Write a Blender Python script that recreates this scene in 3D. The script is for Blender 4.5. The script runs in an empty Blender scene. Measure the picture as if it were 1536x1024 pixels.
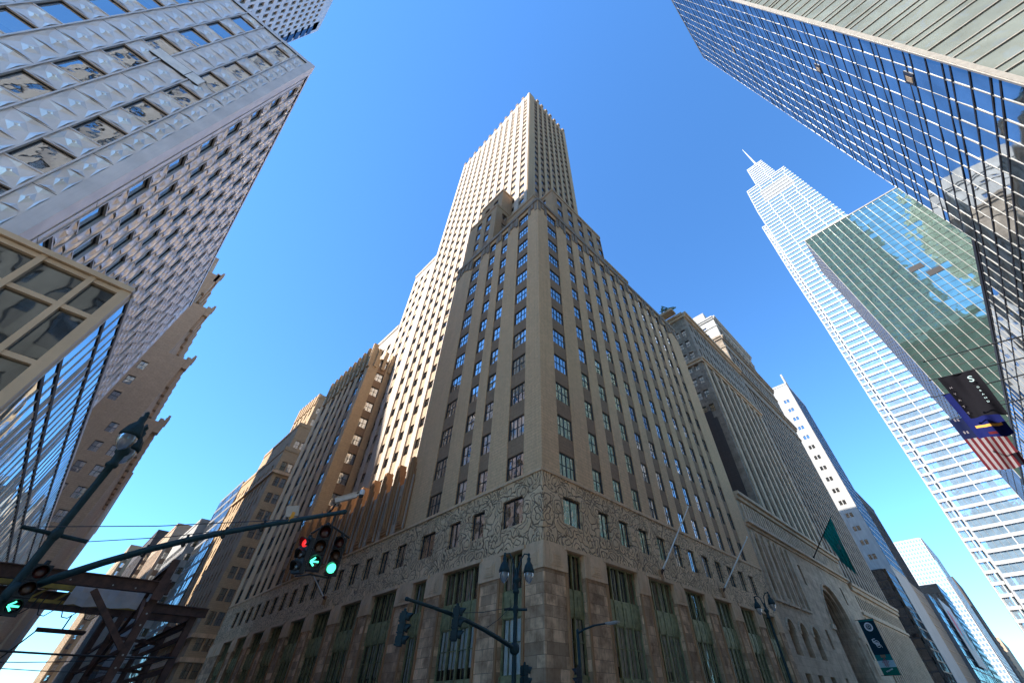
import bpy, math, random
from mathutils import Vector, Matrix
random.seed(7)
R = math.radians
scene = bpy.context.scene
COL = scene.collection

# ------------------------------------------------------------------ camera
PIT, ROL, YAW = R(45.02993), R(-0.42881), R(224.18132)
FPX, CX, CY, PW, PH = 579.465, 803.80, 493.93, 1536.0, 1024.0
CAMZ = 1.7
_f = Vector((math.cos(YAW)*math.cos(PIT), math.sin(YAW)*math.cos(PIT), math.sin(PIT)))
_r = Vector((math.sin(YAW), -math.cos(YAW), 0))
_u = _r.cross(_f)
_r2 = _r*math.cos(ROL) + _u*math.sin(ROL)
_u2 = _u*math.cos(ROL) - _r*math.sin(ROL)
def proj(p):
    q = Vector(p) - Vector((0, 0, CAMZ)); z = q.dot(_f)
    if z < 0.1: return None
    return (CX + FPX*q.dot(_r2)/z, CY - FPX*q.dot(_u2)/z)
cam = bpy.data.cameras.new("camera"); co = bpy.data.objects.new("camera", cam); COL.objects.link(co)
M = Matrix.Identity(4)
for i in range(3):
    M[i][0], M[i][1], M[i][2] = _r2[i], _u2[i], -_f[i]
M.translation = (0, 0, CAMZ)
co.matrix_world = M
cam.sensor_fit = 'HORIZONTAL'; cam.sensor_width = 36
cam.lens = FPX/PW*36
cam.shift_x = -(CX-PW/2)/PW
cam.shift_y = (CY-PH/2)/PW
cam.clip_start = 0.1; cam.clip_end = 6000
scene.camera = co

# ------------------------------------------------------------------ light
SUN_AZ, SUN_EL = 108.0, 46.5          # compass azimuth, elevation
world = bpy.data.worlds.new("World"); scene.world = world; world.use_nodes = True
nt = world.node_tree
sky = nt.nodes.new('ShaderNodeTexSky'); sky.sky_type = 'NISHITA'; sky.sun_disc = False
sky.sun_elevation = R(SUN_EL); sky.sun_rotation = R(SUN_AZ)
sky.altitude = 0; sky.air_density = 1.0; sky.dust_density = 0.0; sky.ozone_density = 1.6
bg = nt.nodes['Background']; bg.inputs[1].default_value = 0.12
tint = nt.nodes.new('ShaderNodeMix'); tint.data_type = 'RGBA'; tint.blend_type = 'MULTIPLY'; tint.inputs[0].default_value = 1
tint.inputs[7].default_value = (.39, .71, .98, 1)
nt.links.new(sky.outputs[0], tint.inputs[6]); nt.links.new(tint.outputs[2], bg.inputs[0])
sd = bpy.data.lights.new("sun", 'SUN'); so = bpy.data.objects.new("sun", sd); COL.objects.link(so)
sd.energy = 3.8; sd.angle = R(0.5); sd.color = (1.0, 0.95, 0.87)
sdir = Vector((math.sin(R(SUN_AZ))*math.cos(R(SUN_EL)), math.cos(R(SUN_AZ))*math.cos(R(SUN_EL)), math.sin(R(SUN_EL))))
so.rotation_euler = sdir.to_track_quat('Z', 'Y').to_euler()
so.location = (60, -40, 300)
vs = scene.view_settings
vs.view_transform = 'Standard'; vs.look = 'None'; vs.gamma = 1; vs.exposure = 1.7
scene.render.engine = 'CYCLES'
scene.cycles.max_bounces = 8; scene.cycles.glossy_bounces = 5; scene.cycles.diffuse_bounces = 4
scene.cycles.transparent_max_bounces = 12
scene.cycles.caustics_reflective = False; scene.cycles.caustics_refractive = False

# ------------------------------------------------------------------ materials
class NT:
    def __init__(s, name):
        s.m = bpy.data.materials.new(name); s.m.use_nodes = True; s.t = s.m.node_tree
        s.t.nodes.clear(); s.out = s.t.nodes.new('ShaderNodeOutputMaterial')
    def n(s, typ, **kw):
        nd = s.t.nodes.new('ShaderNode'+typ)
        for k, v in kw.items():
            if k[0] == 'i' and k[1:].isdigit(): s.put(nd.inputs[int(k[1:])], v)
            elif hasattr(nd, k) and k not in ('Color',): setattr(nd, k, v)
            else: s.put(nd.inputs[k.replace('_', ' ')], v)
        return nd
    def put(s, inp, v):
        if hasattr(v, 'is_output') or isinstance(v, bpy.types.NodeSocket): s.t.links.new(v, inp)
        else:
            if inp.type == 'RGBA' and len(v) == 3: v = (*v, 1)
            inp.default_value = v
    def math(s, op, a, b=0.0, c=False):
        nd = s.n('Math', operation=op, i0=a, i1=b); nd.use_clamp = c; return nd.outputs[0]
    def mix(s, f, a, b, blend='MIX'):
        nd = s.t.nodes.new('ShaderNodeMix'); nd.data_type = 'RGBA'; nd.blend_type = blend
        s.put(nd.inputs[0], f); s.put(nd.inputs[6], a); s.put(nd.inputs[7], b); return nd.outputs[2]
    def ramp(s, f, a, b):
        nd = s.n('MapRange', i0=f, i1=a, i2=b); nd.clamp = True; return nd.outputs[0]
    def pos(s, sx=1, sy=1, sz=1):
        g = s.n('NewGeometry'); return s.n('Mapping', i0=g.outputs['Position'], i3=(sx, sy, sz)).outputs[0]
    def wallpos(s, su=1, sz=1):          # facade coordinates: along the wall, up
        g = s.n('NewGeometry'); x = s.n('SeparateXYZ', i0=g.outputs['Position'])
        a = s.math('ADD', x.outputs[0], x.outputs[1])
        return s.n('CombineXYZ', i0=s.math('MULTIPLY', a, su), i1=s.math('MULTIPLY', x.outputs[2], sz), i2=0.0).outputs[0]
    def noise(s, v, sc, det=3, rough=.55):
        return s.n('TexNoise', Vector=v, Scale=sc, Detail=det, Roughness=rough).outputs[0]
    def done(s, sh): s.t.links.new(sh.outputs[0], s.out.inputs[0]); return s.m
    def pbsdf(s, col, rough, metal=0, bump=None, bd=.02, spec=.5, emit=None, es=0):
        p = s.n('BsdfPrincipled'); s.put(p.inputs['Base Color'], col); s.put(p.inputs['Roughness'], rough)
        p.inputs['Metallic'].default_value = metal; p.inputs['Specular IOR Level'].default_value = spec
        if bump is not None:
            b = s.n('Bump', Strength=1.0, Distance=bd, Height=bump); s.t.links.new(b.outputs[0], p.inputs['Normal'])
        if emit: s.put(p.inputs['Emission Color'], emit); p.inputs['Emission Strength'].default_value = es
        return p

def mul(c, k): return tuple(x*k for x in c)

def brick_mat(name, c, var=.25, bw=.24, bh=.075, stain=.5, joint=.72, tone=4.0):
    t = NT(name); w = t.wallpos()
    b = t.n('TexBrick', Vector=w, Scale=1.0); b.offset = .5
    b.inputs['Brick Width'].default_value = bw; b.inputs['Row Height'].default_value = bh
    b.inputs['Mortar Size'].default_value = bh*.11; b.inputs['Mortar Smooth'].default_value = .3
    b.inputs['Color1'].default_value = (*mul(c, 1-var*.5), 1); b.inputs['Color2'].default_value = (*mul(c, 1+var*.5), 1)
    b.inputs['Mortar'].default_value = (*mul(c, joint), 1)
    big = t.ramp(t.noise(t.pos(.3, .3, .12), 1.0, 4), .35, .7)
    st = t.ramp(t.noise(t.pos(1.3, 1.3, .06), 1.6, 4, .65), .5, .78)
    col = t.mix(t.math('MULTIPLY', big, .55), b.outputs[0], mul(c, .72))
    col = t.mix(t.math('MULTIPLY', st, stain), col, mul(c, .42))
    mid = t.ramp(t.noise(t.pos(1, 1, .7), 1.4, 5, .7), .38, .66)
    col = t.mix(t.math('MULTIPLY', mid, .38), col, mul(c, .6))
    fine = t.noise(t.pos(), tone, 5)
    col = t.mix(.4, col, t.mix(t.ramp(fine, .3, .7), mul(c, .75), mul(c, 1.15)), 'MIX')
    return t.done(t.pbsdf(col, .85, bump=t.math('SUBTRACT', fine, b.outputs[1]), bd=.008, spec=.3))

def block_mat(name, c, bw=1.1, bh=.6, var=.35, stain=.6, joint=.55, dark=(.3, .27, .24), rough=.8, bumpd=.015, darkamt=.8):
    t = NT(name); w = t.wallpos()
    b = t.n('TexBrick', Vector=w, Scale=1.0); b.offset = .5
    b.inputs['Brick Width'].default_value = bw; b.inputs['Row Height'].default_value = bh
    b.inputs['Mortar Size'].default_value = .012; b.inputs['Mortar Smooth'].default_value = .2
    b.inputs['Color1'].default_value = (*mul(c, 1-var), 1); b.inputs['Color2'].default_value = (*mul(c, 1+var*.6), 1)
    b.inputs['Mortar'].default_value = (*mul(c, joint), 1)
    n1 = t.noise(t.pos(), .9, 6, .65); n2 = t.noise(t.pos(2, 2, .35), 2.2, 5, .7)
    col = t.mix(t.math('MULTIPLY', t.ramp(n1, .42, .68), stain), b.outputs[0], tuple(a*d for a, d in zip(c, mul(dark, 1.2))))
    col = t.mix(t.math('MULTIPLY', t.ramp(n2, .5, .8), darkamt*.6), col, mul(c, .4))
    fine = t.noise(t.pos(), 9.0, 5)
    return t.done(t.pbsdf(col, rough, bump=t.math('SUBTRACT', t.math('ADD', t.math('MULTIPLY', fine, .4), t.math('MULTIPLY', n2, .5)), b.outputs[1]), bd=bumpd, spec=.3))

def stone_mat(name, c, stain=.4, sc=1.0, rough=.8):
    t = NT(name)
    n1 = t.noise(t.pos(1, 1, .3), .8*sc, 5, .6); n2 = t.noise(t.pos(), 5*sc, 5, .6)
    st = t.ramp(t.noise(t.pos(1.5, 1.5, .08), 1.8*sc, 4, .65), .48, .75)
    col = t.mix(t.ramp(n1, .3, .7), mul(c, .8), mul(c, 1.12))
    col = t.mix(t.math('MULTIPLY', t.ramp(n2, .35, .75), .4), col, mul(c, .7))
    col = t.mix(t.math('MULTIPLY', st, stain), col, mul(c, .38))
    return t.done(t.pbsdf(col, rough, bump=n2, bd=.02, spec=.3))

def relief_mat(name, c):
    t = NT(name); w = t.wallpos()
    wn = t.n('TexNoise', Vector=w, Scale=1.1, Detail=2); wv = t.n('VectorMath', operation='SCALE', i0=wn.outputs[1]); wv.inputs['Scale'].default_value = 1.1
    v = t.n('VectorMath', operation='ADD', i0=w, i1=wv.outputs[0]).outputs[0]
    def lay(sc, su, sz, off):
        m_ = t.n('Mapping', i0=v, i1=(off, off*.7, 0), i3=(su, sz, 1)).outputs[0]
        f = t.n('TexVoronoi', Vector=m_, Scale=sc, feature='F1', Randomness=.85); f.voronoi_dimensions = '2D'
        e_ = t.n('TexVoronoi', Vector=m_, Scale=sc, feature='DISTANCE_TO_EDGE', Randomness=.85); e_.voronoi_dimensions = '2D'
        d = f.outputs[0]
        def groove(r, w): return t.ramp(t.math('ABSOLUTE', t.math('SUBTRACT', d, r)), w*.4, w)
        g = t.math('MINIMUM', groove(.42, .038), groove(.2, .034))
        return t.math('MINIMUM', g, t.ramp(e_.outputs[0], .008, .04)), d
    g1, d1 = lay(.78, 1.25, .85, 0); g2, d2 = lay(.74, .85, 1.2, 4.3)
    sel = t.ramp(t.noise(w, .7, 1), .46, .5)
    h = t.math('ADD', t.math('MULTIPLY', g1, sel), t.math('MULTIPLY', g2, t.math('SUBTRACT', 1.0, sel)))
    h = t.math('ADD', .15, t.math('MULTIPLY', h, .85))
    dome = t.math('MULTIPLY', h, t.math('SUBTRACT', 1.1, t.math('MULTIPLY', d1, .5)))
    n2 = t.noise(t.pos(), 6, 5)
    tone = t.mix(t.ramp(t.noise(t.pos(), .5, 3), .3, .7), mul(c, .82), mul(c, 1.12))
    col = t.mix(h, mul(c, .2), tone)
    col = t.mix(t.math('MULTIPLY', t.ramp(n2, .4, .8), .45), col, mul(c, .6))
    return t.done(t.pbsdf(col, .75, bump=t.math('ADD', dome, t.math('MULTIPLY', n2, .12)), bd=.2, spec=.3))

def plain(name, c, rough=.6, metal=0, noise=.12, sc=6, spec=.5, emit=None, es=0):
    t = NT(name); n = t.noise(t.pos(), sc, 4)
    col = t.mix(t.ramp(n, .3, .7), mul(c, 1-noise), mul(c, 1+noise))
    rg = t.math('ADD', rough-.06, t.math('MULTIPLY', n, .12))
    return t.done(t.pbsdf(col, rg, metal, spec=spec, emit=emit, es=es))

def pane_mat(name, tint=(.8, .83, .85), ior=1.9, base=.36, refl=(1, 1, 1)):   # clear window glass over a room
    t = NT(name)
    g = t.noise(t.pos(), .9, 2); b = t.n('Bump', Strength=.06, Distance=.12, Height=g)
    fr = t.n('Fresnel', IOR=ior); t.t.links.new(b.outputs[0], fr.inputs['Normal'])
    gl = t.n('BsdfGlossy', Color=refl, Roughness=.02); t.t.links.new(b.outputs[0], gl.inputs['Normal'])
    tr = t.n('BsdfTransparent', Color=tint)
    mx = t.n('MixShader', i0=t.math('ADD', fr.outputs[0], base, True)); t.t.links.new(tr.outputs[0], mx.inputs[1]); t.t.links.new(gl.outputs[0], mx.inputs[2])
    return t.done(mx)

def mirror_mat(name, c, rough=.03, var=.25, wob=.1, sc=.35, dark=(.02, .025, .03), amt=.6):      # coated curtain-wall glass
    t = NT(name)
    g = t.noise(t.pos(), sc, 2); b = t.n('Bump', Strength=wob, Distance=.35, Height=g)
    gi = t.n('ObjectInfo'); n = t.noise(t.pos(.4, .4, .4), 1.2, 3)
    p1 = t.n('BsdfDiffuse', Color=t.mix(n, mul(dark, .6), mul(dark, 1.5)))
    gl = t.n('BsdfGlossy', Color=t.mix(t.ramp(n, .35, .65), mul(c, 1-var), c), Roughness=rough); t.t.links.new(b.outputs[0], gl.inputs['Normal'])
    fr = t.n('LayerWeight', Blend=.25); t.t.links.new(b.outputs[0], fr.inputs['Normal'])
    f = t.math('ADD', amt, t.math('MULTIPLY', fr.outputs[1], 1-amt), True)
    mx = t.n('MixShader', i0=f); t.t.links.new(p1.outputs[0], mx.inputs[1]); t.t.links.new(gl.outputs[0], mx.inputs[2])
    return t.done(mx)

def steel_mat(name, c, rough=.3):
    t = NT(name); n = t.noise(t.pos(), .6, 3); f = t.noise(t.pos(3, 3, .2), 3, 4)
    col = t.mix(t.ramp(n, .3, .7), mul(c, .85), mul(c, 1.08))
    col = t.mix(t.math('MULTIPLY', t.ramp(f, .5, .8), .22), col, mul(c, .65))
    return t.done(t.pbsdf(col, t.math('ADD', rough-.08, t.math('MULTIPLY', f, .2)), .42, bump=n, bd=.03))

MT = {
 'brick': brick_mat('tan_brick', (.74, .46, .245), bw=.9, bh=.3, var=.16, joint=.62),
 'brick_n': brick_mat('shaded_tan_brick', (.5, .315, .17), bw=.9, bh=.3, var=.18, joint=.65, stain=.6),  # darker brick copy for the shaded upper faces; the shade is in its colour
 'pane_c': pane_mat('shop_window_glass', tint=(.93, .95, .95), ior=1.5, base=.05),
 'brick_t': brick_mat('tower_brick', (.62, .52, .42), bw=.9, bh=.3, var=.22, joint=.75, stain=.45),
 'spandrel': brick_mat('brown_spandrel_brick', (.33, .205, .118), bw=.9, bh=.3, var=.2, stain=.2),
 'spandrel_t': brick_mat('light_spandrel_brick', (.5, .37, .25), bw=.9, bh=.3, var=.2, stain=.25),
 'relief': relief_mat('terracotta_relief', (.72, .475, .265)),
 'lintel': stone_mat('limestone_ledge', (.7, .46, .27), stain=.45),
 'dstone': block_mat('stained_stone_blocks', (.7, .44, .25), bw=1.15, bh=.62, joint=.3, var=.5, stain=.95, dark=(.24,.2,.17), darkamt=1.2),
 'terra': stone_mat('brown_terracotta', (.42, .22, .1), stain=.6),
 'gstone': stone_mat('grey_pilaster_stone', (.45, .36, .28)),
 'bronze_green': plain('green_bronze', (.24, .24, .12), .55, .1, .35, 3),
 'winframe': plain('dark_window_frame', (.022, .03, .034), .45),
 'room': plain('dark_room', (.028, .03, .033), .9),
 'curtain': plain('grey_white_curtain', (.85, .83, .76), .9, 0, .15, 2),
 'curtain_d': plain('brown_curtain', (.38, .25, .17), .9, 0, .5, 1.5),
 'blind': plain('pale_blind', (.36, .34, .29), .8),
 'pane': pane_mat('window_glass'),
 'pane_b': pane_mat('bright_window_glass', ior=2.1, base=.18),
 'steel': steel_mat('stainless_panel', (.84, .75, .67), .36),
 'steel2': steel_mat('stainless_trim', (.74, .67, .62), .42),
 'darkline': plain('dark_gasket', (.02, .018, .017), .6),
 'gold': plain('champagne_bronze', (.62, .45, .28), .4, .25, .08, 1),
 'mglass': mirror_mat('dark_lobby_glass', (.33, .36, .35), amt=.5),
 'bglass': mirror_mat('blue_strip_glass', (.75, .85, .92), amt=.75, wob=.15),
 'hglass': mirror_mat('blue_mirror_glass', (.66, .72, .78), amt=.66, wob=.07, sc=.25, dark=(.1, .13, .165)),
 'hglass_e': mirror_mat('grey_green_mirror_glass', (.62, .68, .62), amt=.42, wob=.12, dark=(.38, .41, .36)),
 'gglass': mirror_mat('green_tower_glass', (.55, .74, .64), amt=.72, wob=.13, sc=.25, dark=(.12, .2, .165)),
 'vglass': mirror_mat('pale_blue_glass', (.5, .68, .82), amt=.55, wob=.1, dark=(.3, .42, .52)),  # lightened base; distance haze is put into the glass colour
 'dglass': mirror_mat('dark_grey_glass', (.3, .34, .4), amt=.5, wob=.1),
 'alu': plain('pale_aluminium', (.34, .31, .27), .4, .2),
 'alud': plain('dark_bronze_mullion', (.035, .03, .028), .45, .2),
 'white': plain('white_terracotta', (.42, .42, .42), .5, 0, .06, .5),
 'whitewall': stone_mat('white_brick_wall', (.42, .4, .37), stain=.3),
 'limestone': block_mat('tan_limestone', (.6, .43, .28), bw=1.6, bh=.75, var=.12, stain=.35, darkamt=.4),
 'limestone_d': block_mat('weathered_limestone', (.56, .4, .26), bw=1.6, bh=.75, var=.15, stain=.6, darkamt=.8),
 'limestone_g': block_mat('grey_brown_limestone', (.34, .27, .2), bw=1.6, bh=.75, var=.18, stain=.7, darkamt=1),
 'buff': brick_mat('buff_brick', (.5, .36, .245), bw=.9, bh=.3, stain=.3),
 'buff2': brick_mat('orange_tan_brick', (.5, .345, .2), bw=.9, bh=.3, stain=.25),
 'brown': brick_mat('dark_brown_brick', (.10, .08, .07), bw=1.2, bh=.4),
 'tanwall': stone_mat('tan_wall', (.33, .25, .18), stain=.3),
 'grey': stone_mat('grey_concrete', (.3, .29, .28), stain=.3),
 'green': plain('dark_green_paint', (.005, .022, .026), .6, 0, .3, 8, spec=.25),
 'black': plain('black_housing', (.006, .008, .009), .5, spec=.3),
 'globe': None,
 'rust': plain('rusty_brown_steel', (.085, .042, .03), .75, .1, .55, 3),
 'yellow': plain('yellow_beam_paint', (.35, .22, .03), .6, 0, .4, 3),
 'panelw': plain('white_tarpaulin', (.8, .77, .74), .7, 0, .15, 1.5),
 'white_pole': plain('white_pole_paint', (.75, .74, .7), .4),
 'cable': plain('black_cable', (.015, .015, .017), .6),
 'asphalt': plain('asphalt', (.11, .105, .098), .9, 0, .25, 2),
 'concrete': plain('sidewalk_concrete', (.5, .46, .4), .9, 0, .15, 1.5),
 'marking': plain('road_paint', (.7, .7, .66), .8, 0, .15, 3),
 'cornice': stone_mat('stained_cornice_stone', (.3, .225, .16), stain=.85),
 'redlens': plain('unlit_red_lens', (.035, .005, .004), .3),
 'amberlens': plain('unlit_amber_lens', (.035, .014, .005), .3),
 'darklens': plain('dark_lens', (.012, .014, .015), .25),
 'greenlit': plain('lit_green_lens', (.05, .7, .45), .3, emit=(.08, 1.0, .55), es=.75),
 'redlit': plain('lit_red_lens', (.8, .02, .02), .3, emit=(1, .03, .03), es=.3),
 'flag_dark': plain('black_flag_cloth', (.007, .0065, .009), .85, spec=.08),
 'flag_blue': plain('blue_flag_cloth', (.006, .01, .075), .8, spec=.08),
 'flag_navy': plain('navy_flag_cloth', (.006, .01, .04), .8, spec=.08),
 'flag_red': plain('red_flag_cloth', (.08, .01, .014), .8, spec=.08),
 'flag_white': plain('white_flag_cloth', (.2, .18, .19), .8, spec=.08),
 'flag_green': plain('teal_green_flag_cloth', (.01, .2, .165), .75, spec=.08),
 'flag_orange': plain('orange_emblem', (.6, .3, .06), .8, spec=.08),
 'ban_dark': plain('dark_teal_banner', (.006, .035, .05), .7, spec=.08),
 'ban_teal': plain('teal_banner', (.01, .17, .16), .7, spec=.08),
 'ban_green': plain('green_banner', (.006, .15, .1), .7, spec=.08),
 'ban_pale': plain('pale_banner', (.42, .55, .55), .7, spec=.08),
 'ban_white': plain('banner_print_white', (.75, .76, .75), .7),
 'ban_red': plain('banner_print_red', (.32, .05, .06), .7),
 'bill_pink': plain('pink_poster', (.7, .08, .16), .6),
 'bill_teal': plain('teal_poster', (.1, .42, .5), .6),
 'copper': plain('green_copper_roof', (.12, .2, .17), .7),
}
def globe_mat():
    t = NT('clear_lamp_globe'); fr = t.n('Fresnel', IOR=1.3)
    gl = t.n('BsdfGlossy', Color=(1, 1, 1), Roughness=.06); df = t.n('BsdfTranslucent', Color=(.75, .77, .78)); tr = t.n('BsdfTransparent', Color=(.75, .78, .8))
    m1 = t.n('MixShader', i0=.45); t.t.links.new(df.outputs[0], m1.inputs[1]); t.t.links.new(tr.outputs[0], m1.inputs[2])
    m2 = t.n('MixShader', i0=t.math('ADD', fr.outputs[0], .05, True)); t.t.links.new(m1.outputs[0], m2.inputs[1]); t.t.links.new(gl.outputs[0], m2.inputs[2])
    return t.done(m2)
MT['globe'] = globe_mat()

# ------------------------------------------------------------------ mesh helpers
class MB:
    def __init__(s): s.v = []; s.f = []; s.m = []; s.mats = []; s.sm = []
    def mi(s, m):
        if m not in s.mats: s.mats.append(m)
        return s.mats.index(m)
    def poly(s, pts, m, smooth=False):
        i = len(s.v); s.v += [tuple(p) for p in pts]; s.f.append(tuple(range(i, i+len(pts)))); s.m.append(s.mi(m)); s.sm.append(smooth)
    def box(s, a, b, m, skip=''):
        (x0, y0, z0), (x1, y1, z1) = a, b
        if x0 > x1: x0, x1 = x1, x0
        if y0 > y1: y0, y1 = y1, y0
        if z0 > z1: z0, z1 = z1, z0
        Q = {'b': [(x0, y1, z0), (x1, y1, z0), (x1, y0, z0), (x0, y0, z0)], 't': [(x0, y0, z1), (x1, y0, z1), (x1, y1, z1), (x0, y1, z1)],
             's': [(x0, y0, z0), (x1, y0, z0), (x1, y0, z1), (x0, y0, z1)], 'n': [(x1, y1, z0), (x0, y1, z0), (x0, y1, z1), (x1, y1, z1)],
             'e': [(x1, y0, z0), (x1, y1, z0), (x1, y1, z1), (x1, y0, z1)], 'w': [(x0, y1, z0), (x0, y0, z0), (x0, y0, z1), (x0, y1, z1)]}
        for k, q in Q.items():
            if k not in skip: s.poly(q, m)
    def bar(s, p, q, w, h, m, up=(0, 0, 1)):           # square bar between two points
        p, q = Vector(p), Vector(q); d = (q-p).normalized(); x = d.cross(Vector(up))
        if x.length < 1e-4: x = d.cross(Vector((1, 0, 0)))
        x.normalize(); y = x.cross(d); x *= w/2; y *= h/2
        a = [p-x-y, p+x-y, p+x+y, p-x+y]; b = [v+(q-p) for v in a]
        for i in range(4): s.poly([a[i], a[(i+1) % 4], b[(i+1) % 4], b[i]], m)
        s.poly(a[::-1], m); s.poly(b, m)
    def ibeam(s, p, q, w, h, m, t=.04, up=(0, 0, 1)):
        p, q = Vector(p), Vector(q); d = (q-p).normalized(); x = d.cross(Vector(up))
        if x.length < 1e-3: x = Vector((1, 0, 0))
        x.normalize(); y = x.cross(d)
        s.bar(p+y*(h/2-t/2), q+y*(h/2-t/2), w, t, m, y); s.bar(p-y*(h/2-t/2), q-y*(h/2-t/2), w, t, m, y); s.bar(p, q, t, h-2*t-.004, m, y)
    def tube(s, pts, r, m, n=10, cap=True):
        pts = [Vector(p) for p in pts]; rs = r if isinstance(r, (list, tuple)) else [r]*len(pts)
        rings = []; prev = None
        for i, p in enumerate(pts):
            d = (pts[min(i+1, len(pts)-1)]-pts[max(i-1, 0)]).normalized()
            a = prev if prev is not None else (Vector((0, 0, 1)) if abs(d.z) < .9 else Vector((1, 0, 0)))
            x = (a - d*a.dot(d)).normalized(); prev = x; y = d.cross(x)
            rings.append([p + (x*math.cos(2*math.pi*k/n)+y*math.sin(2*math.pi*k/n))*rs[i] for k in range(n)])
        s.rings(rings, m, cap)
    def rings(s, rings, m, cap=True, smooth=True):
        base = len(s.v); n = len(rings[0]); mi = s.mi(m)
        for r_ in rings: s.v += [tuple(p) for p in r_]
        for i in range(len(rings)-1):
            for k in range(n):
                a = base+i*n; k2 = (k+1) % n
                s.f.append((a+k, a+k2, a+n+k2, a+n+k)); s.m.append(mi); s.sm.append(smooth)
        if cap:
            s.poly(rings[0][::-1], m); s.poly(rings[-1], m)
    def lathe(s, c, prof, m, n=16, axis=(0, 0, 1), cap=True):
        c = Vector(c); ax = Vector(axis).normalized(); x = ax.orthogonal().normalized(); y = ax.cross(x)
        s.rings([[c+ax*h+(x*math.cos(2*math.pi*k/n)+y*math.sin(2*math.pi*k/n))*max(r, .002) for k in range(n)] for r, h in prof], m, cap)
    def build(s, name, parent=None, off=(0, 0, 0)):
        me = bpy.data.meshes.new(name)
        ox, oy, oz = off
        me.from_pydata([(x-ox, y-oy, z-oz) for x, y, z in s.v], [], s.f)
        for m in s.mats: me.materials.append(MT[m])
        me.polygons.foreach_set('material_index', s.m); me.polygons.foreach_set('use_smooth', s.sm); me.update()
        o = bpy.data.objects.new(name, me); COL.objects.link(o)
        if parent: o.parent = parent
        return o

def tag(o, label, cat, group=None, kind=None):
    o['label'] = label; o['category'] = cat
    if group: o['group'] = group
    if kind: o['kind'] = kind
    return o
def thing(name, label, cat, loc, group=None):
    o = bpy.data.objects.new(name, None); COL.objects.link(o); o.location = loc; o.empty_display_size = .5
    return tag(o, label, cat, group)
def structure(mb, name):
    o = mb.build(name); o['kind'] = 'structure'; return o

# a facade frame: maps (u along wall, z, d recess) to world; quads (u0z0,u1z0,u1z1,u0z1) face outwards
def F(kind, c):
    if kind == 'E': P = lambda u, z, d=0: (c-d, u, z)
    if kind == 'N': P = lambda u, z, d=0: (-u, c-d, z)
    if kind == 'W': P = lambda u, z, d=0: (c+d, -u, z)
    if kind == 'S': P = lambda u, z, d=0: (u, c+d, z)
    P.kind = kind; P.c = c
    return P
def conv(kind, lst):                                   # world x / y intervals -> u intervals
    if kind in 'NW': return sorted((-max(a, b), -min(a, b)) for a, b in lst)
    return sorted((min(a, b), max(a, b)) for a, b in lst)
def q4(mb, P, u0, u1, z0, z1, d, m): mb.poly([P(u0, z0, d), P(u1, z0, d), P(u1, z1, d), P(u0, z1, d)], m)
def slab(mb, P, u0, u1, z0, z1, d0, d1, m):            # block from recess d1 (back) to d0 (front)
    a, b = P(u0, z0, d0), P(u1, z1, d1); mb.box(a, b, m)

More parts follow.
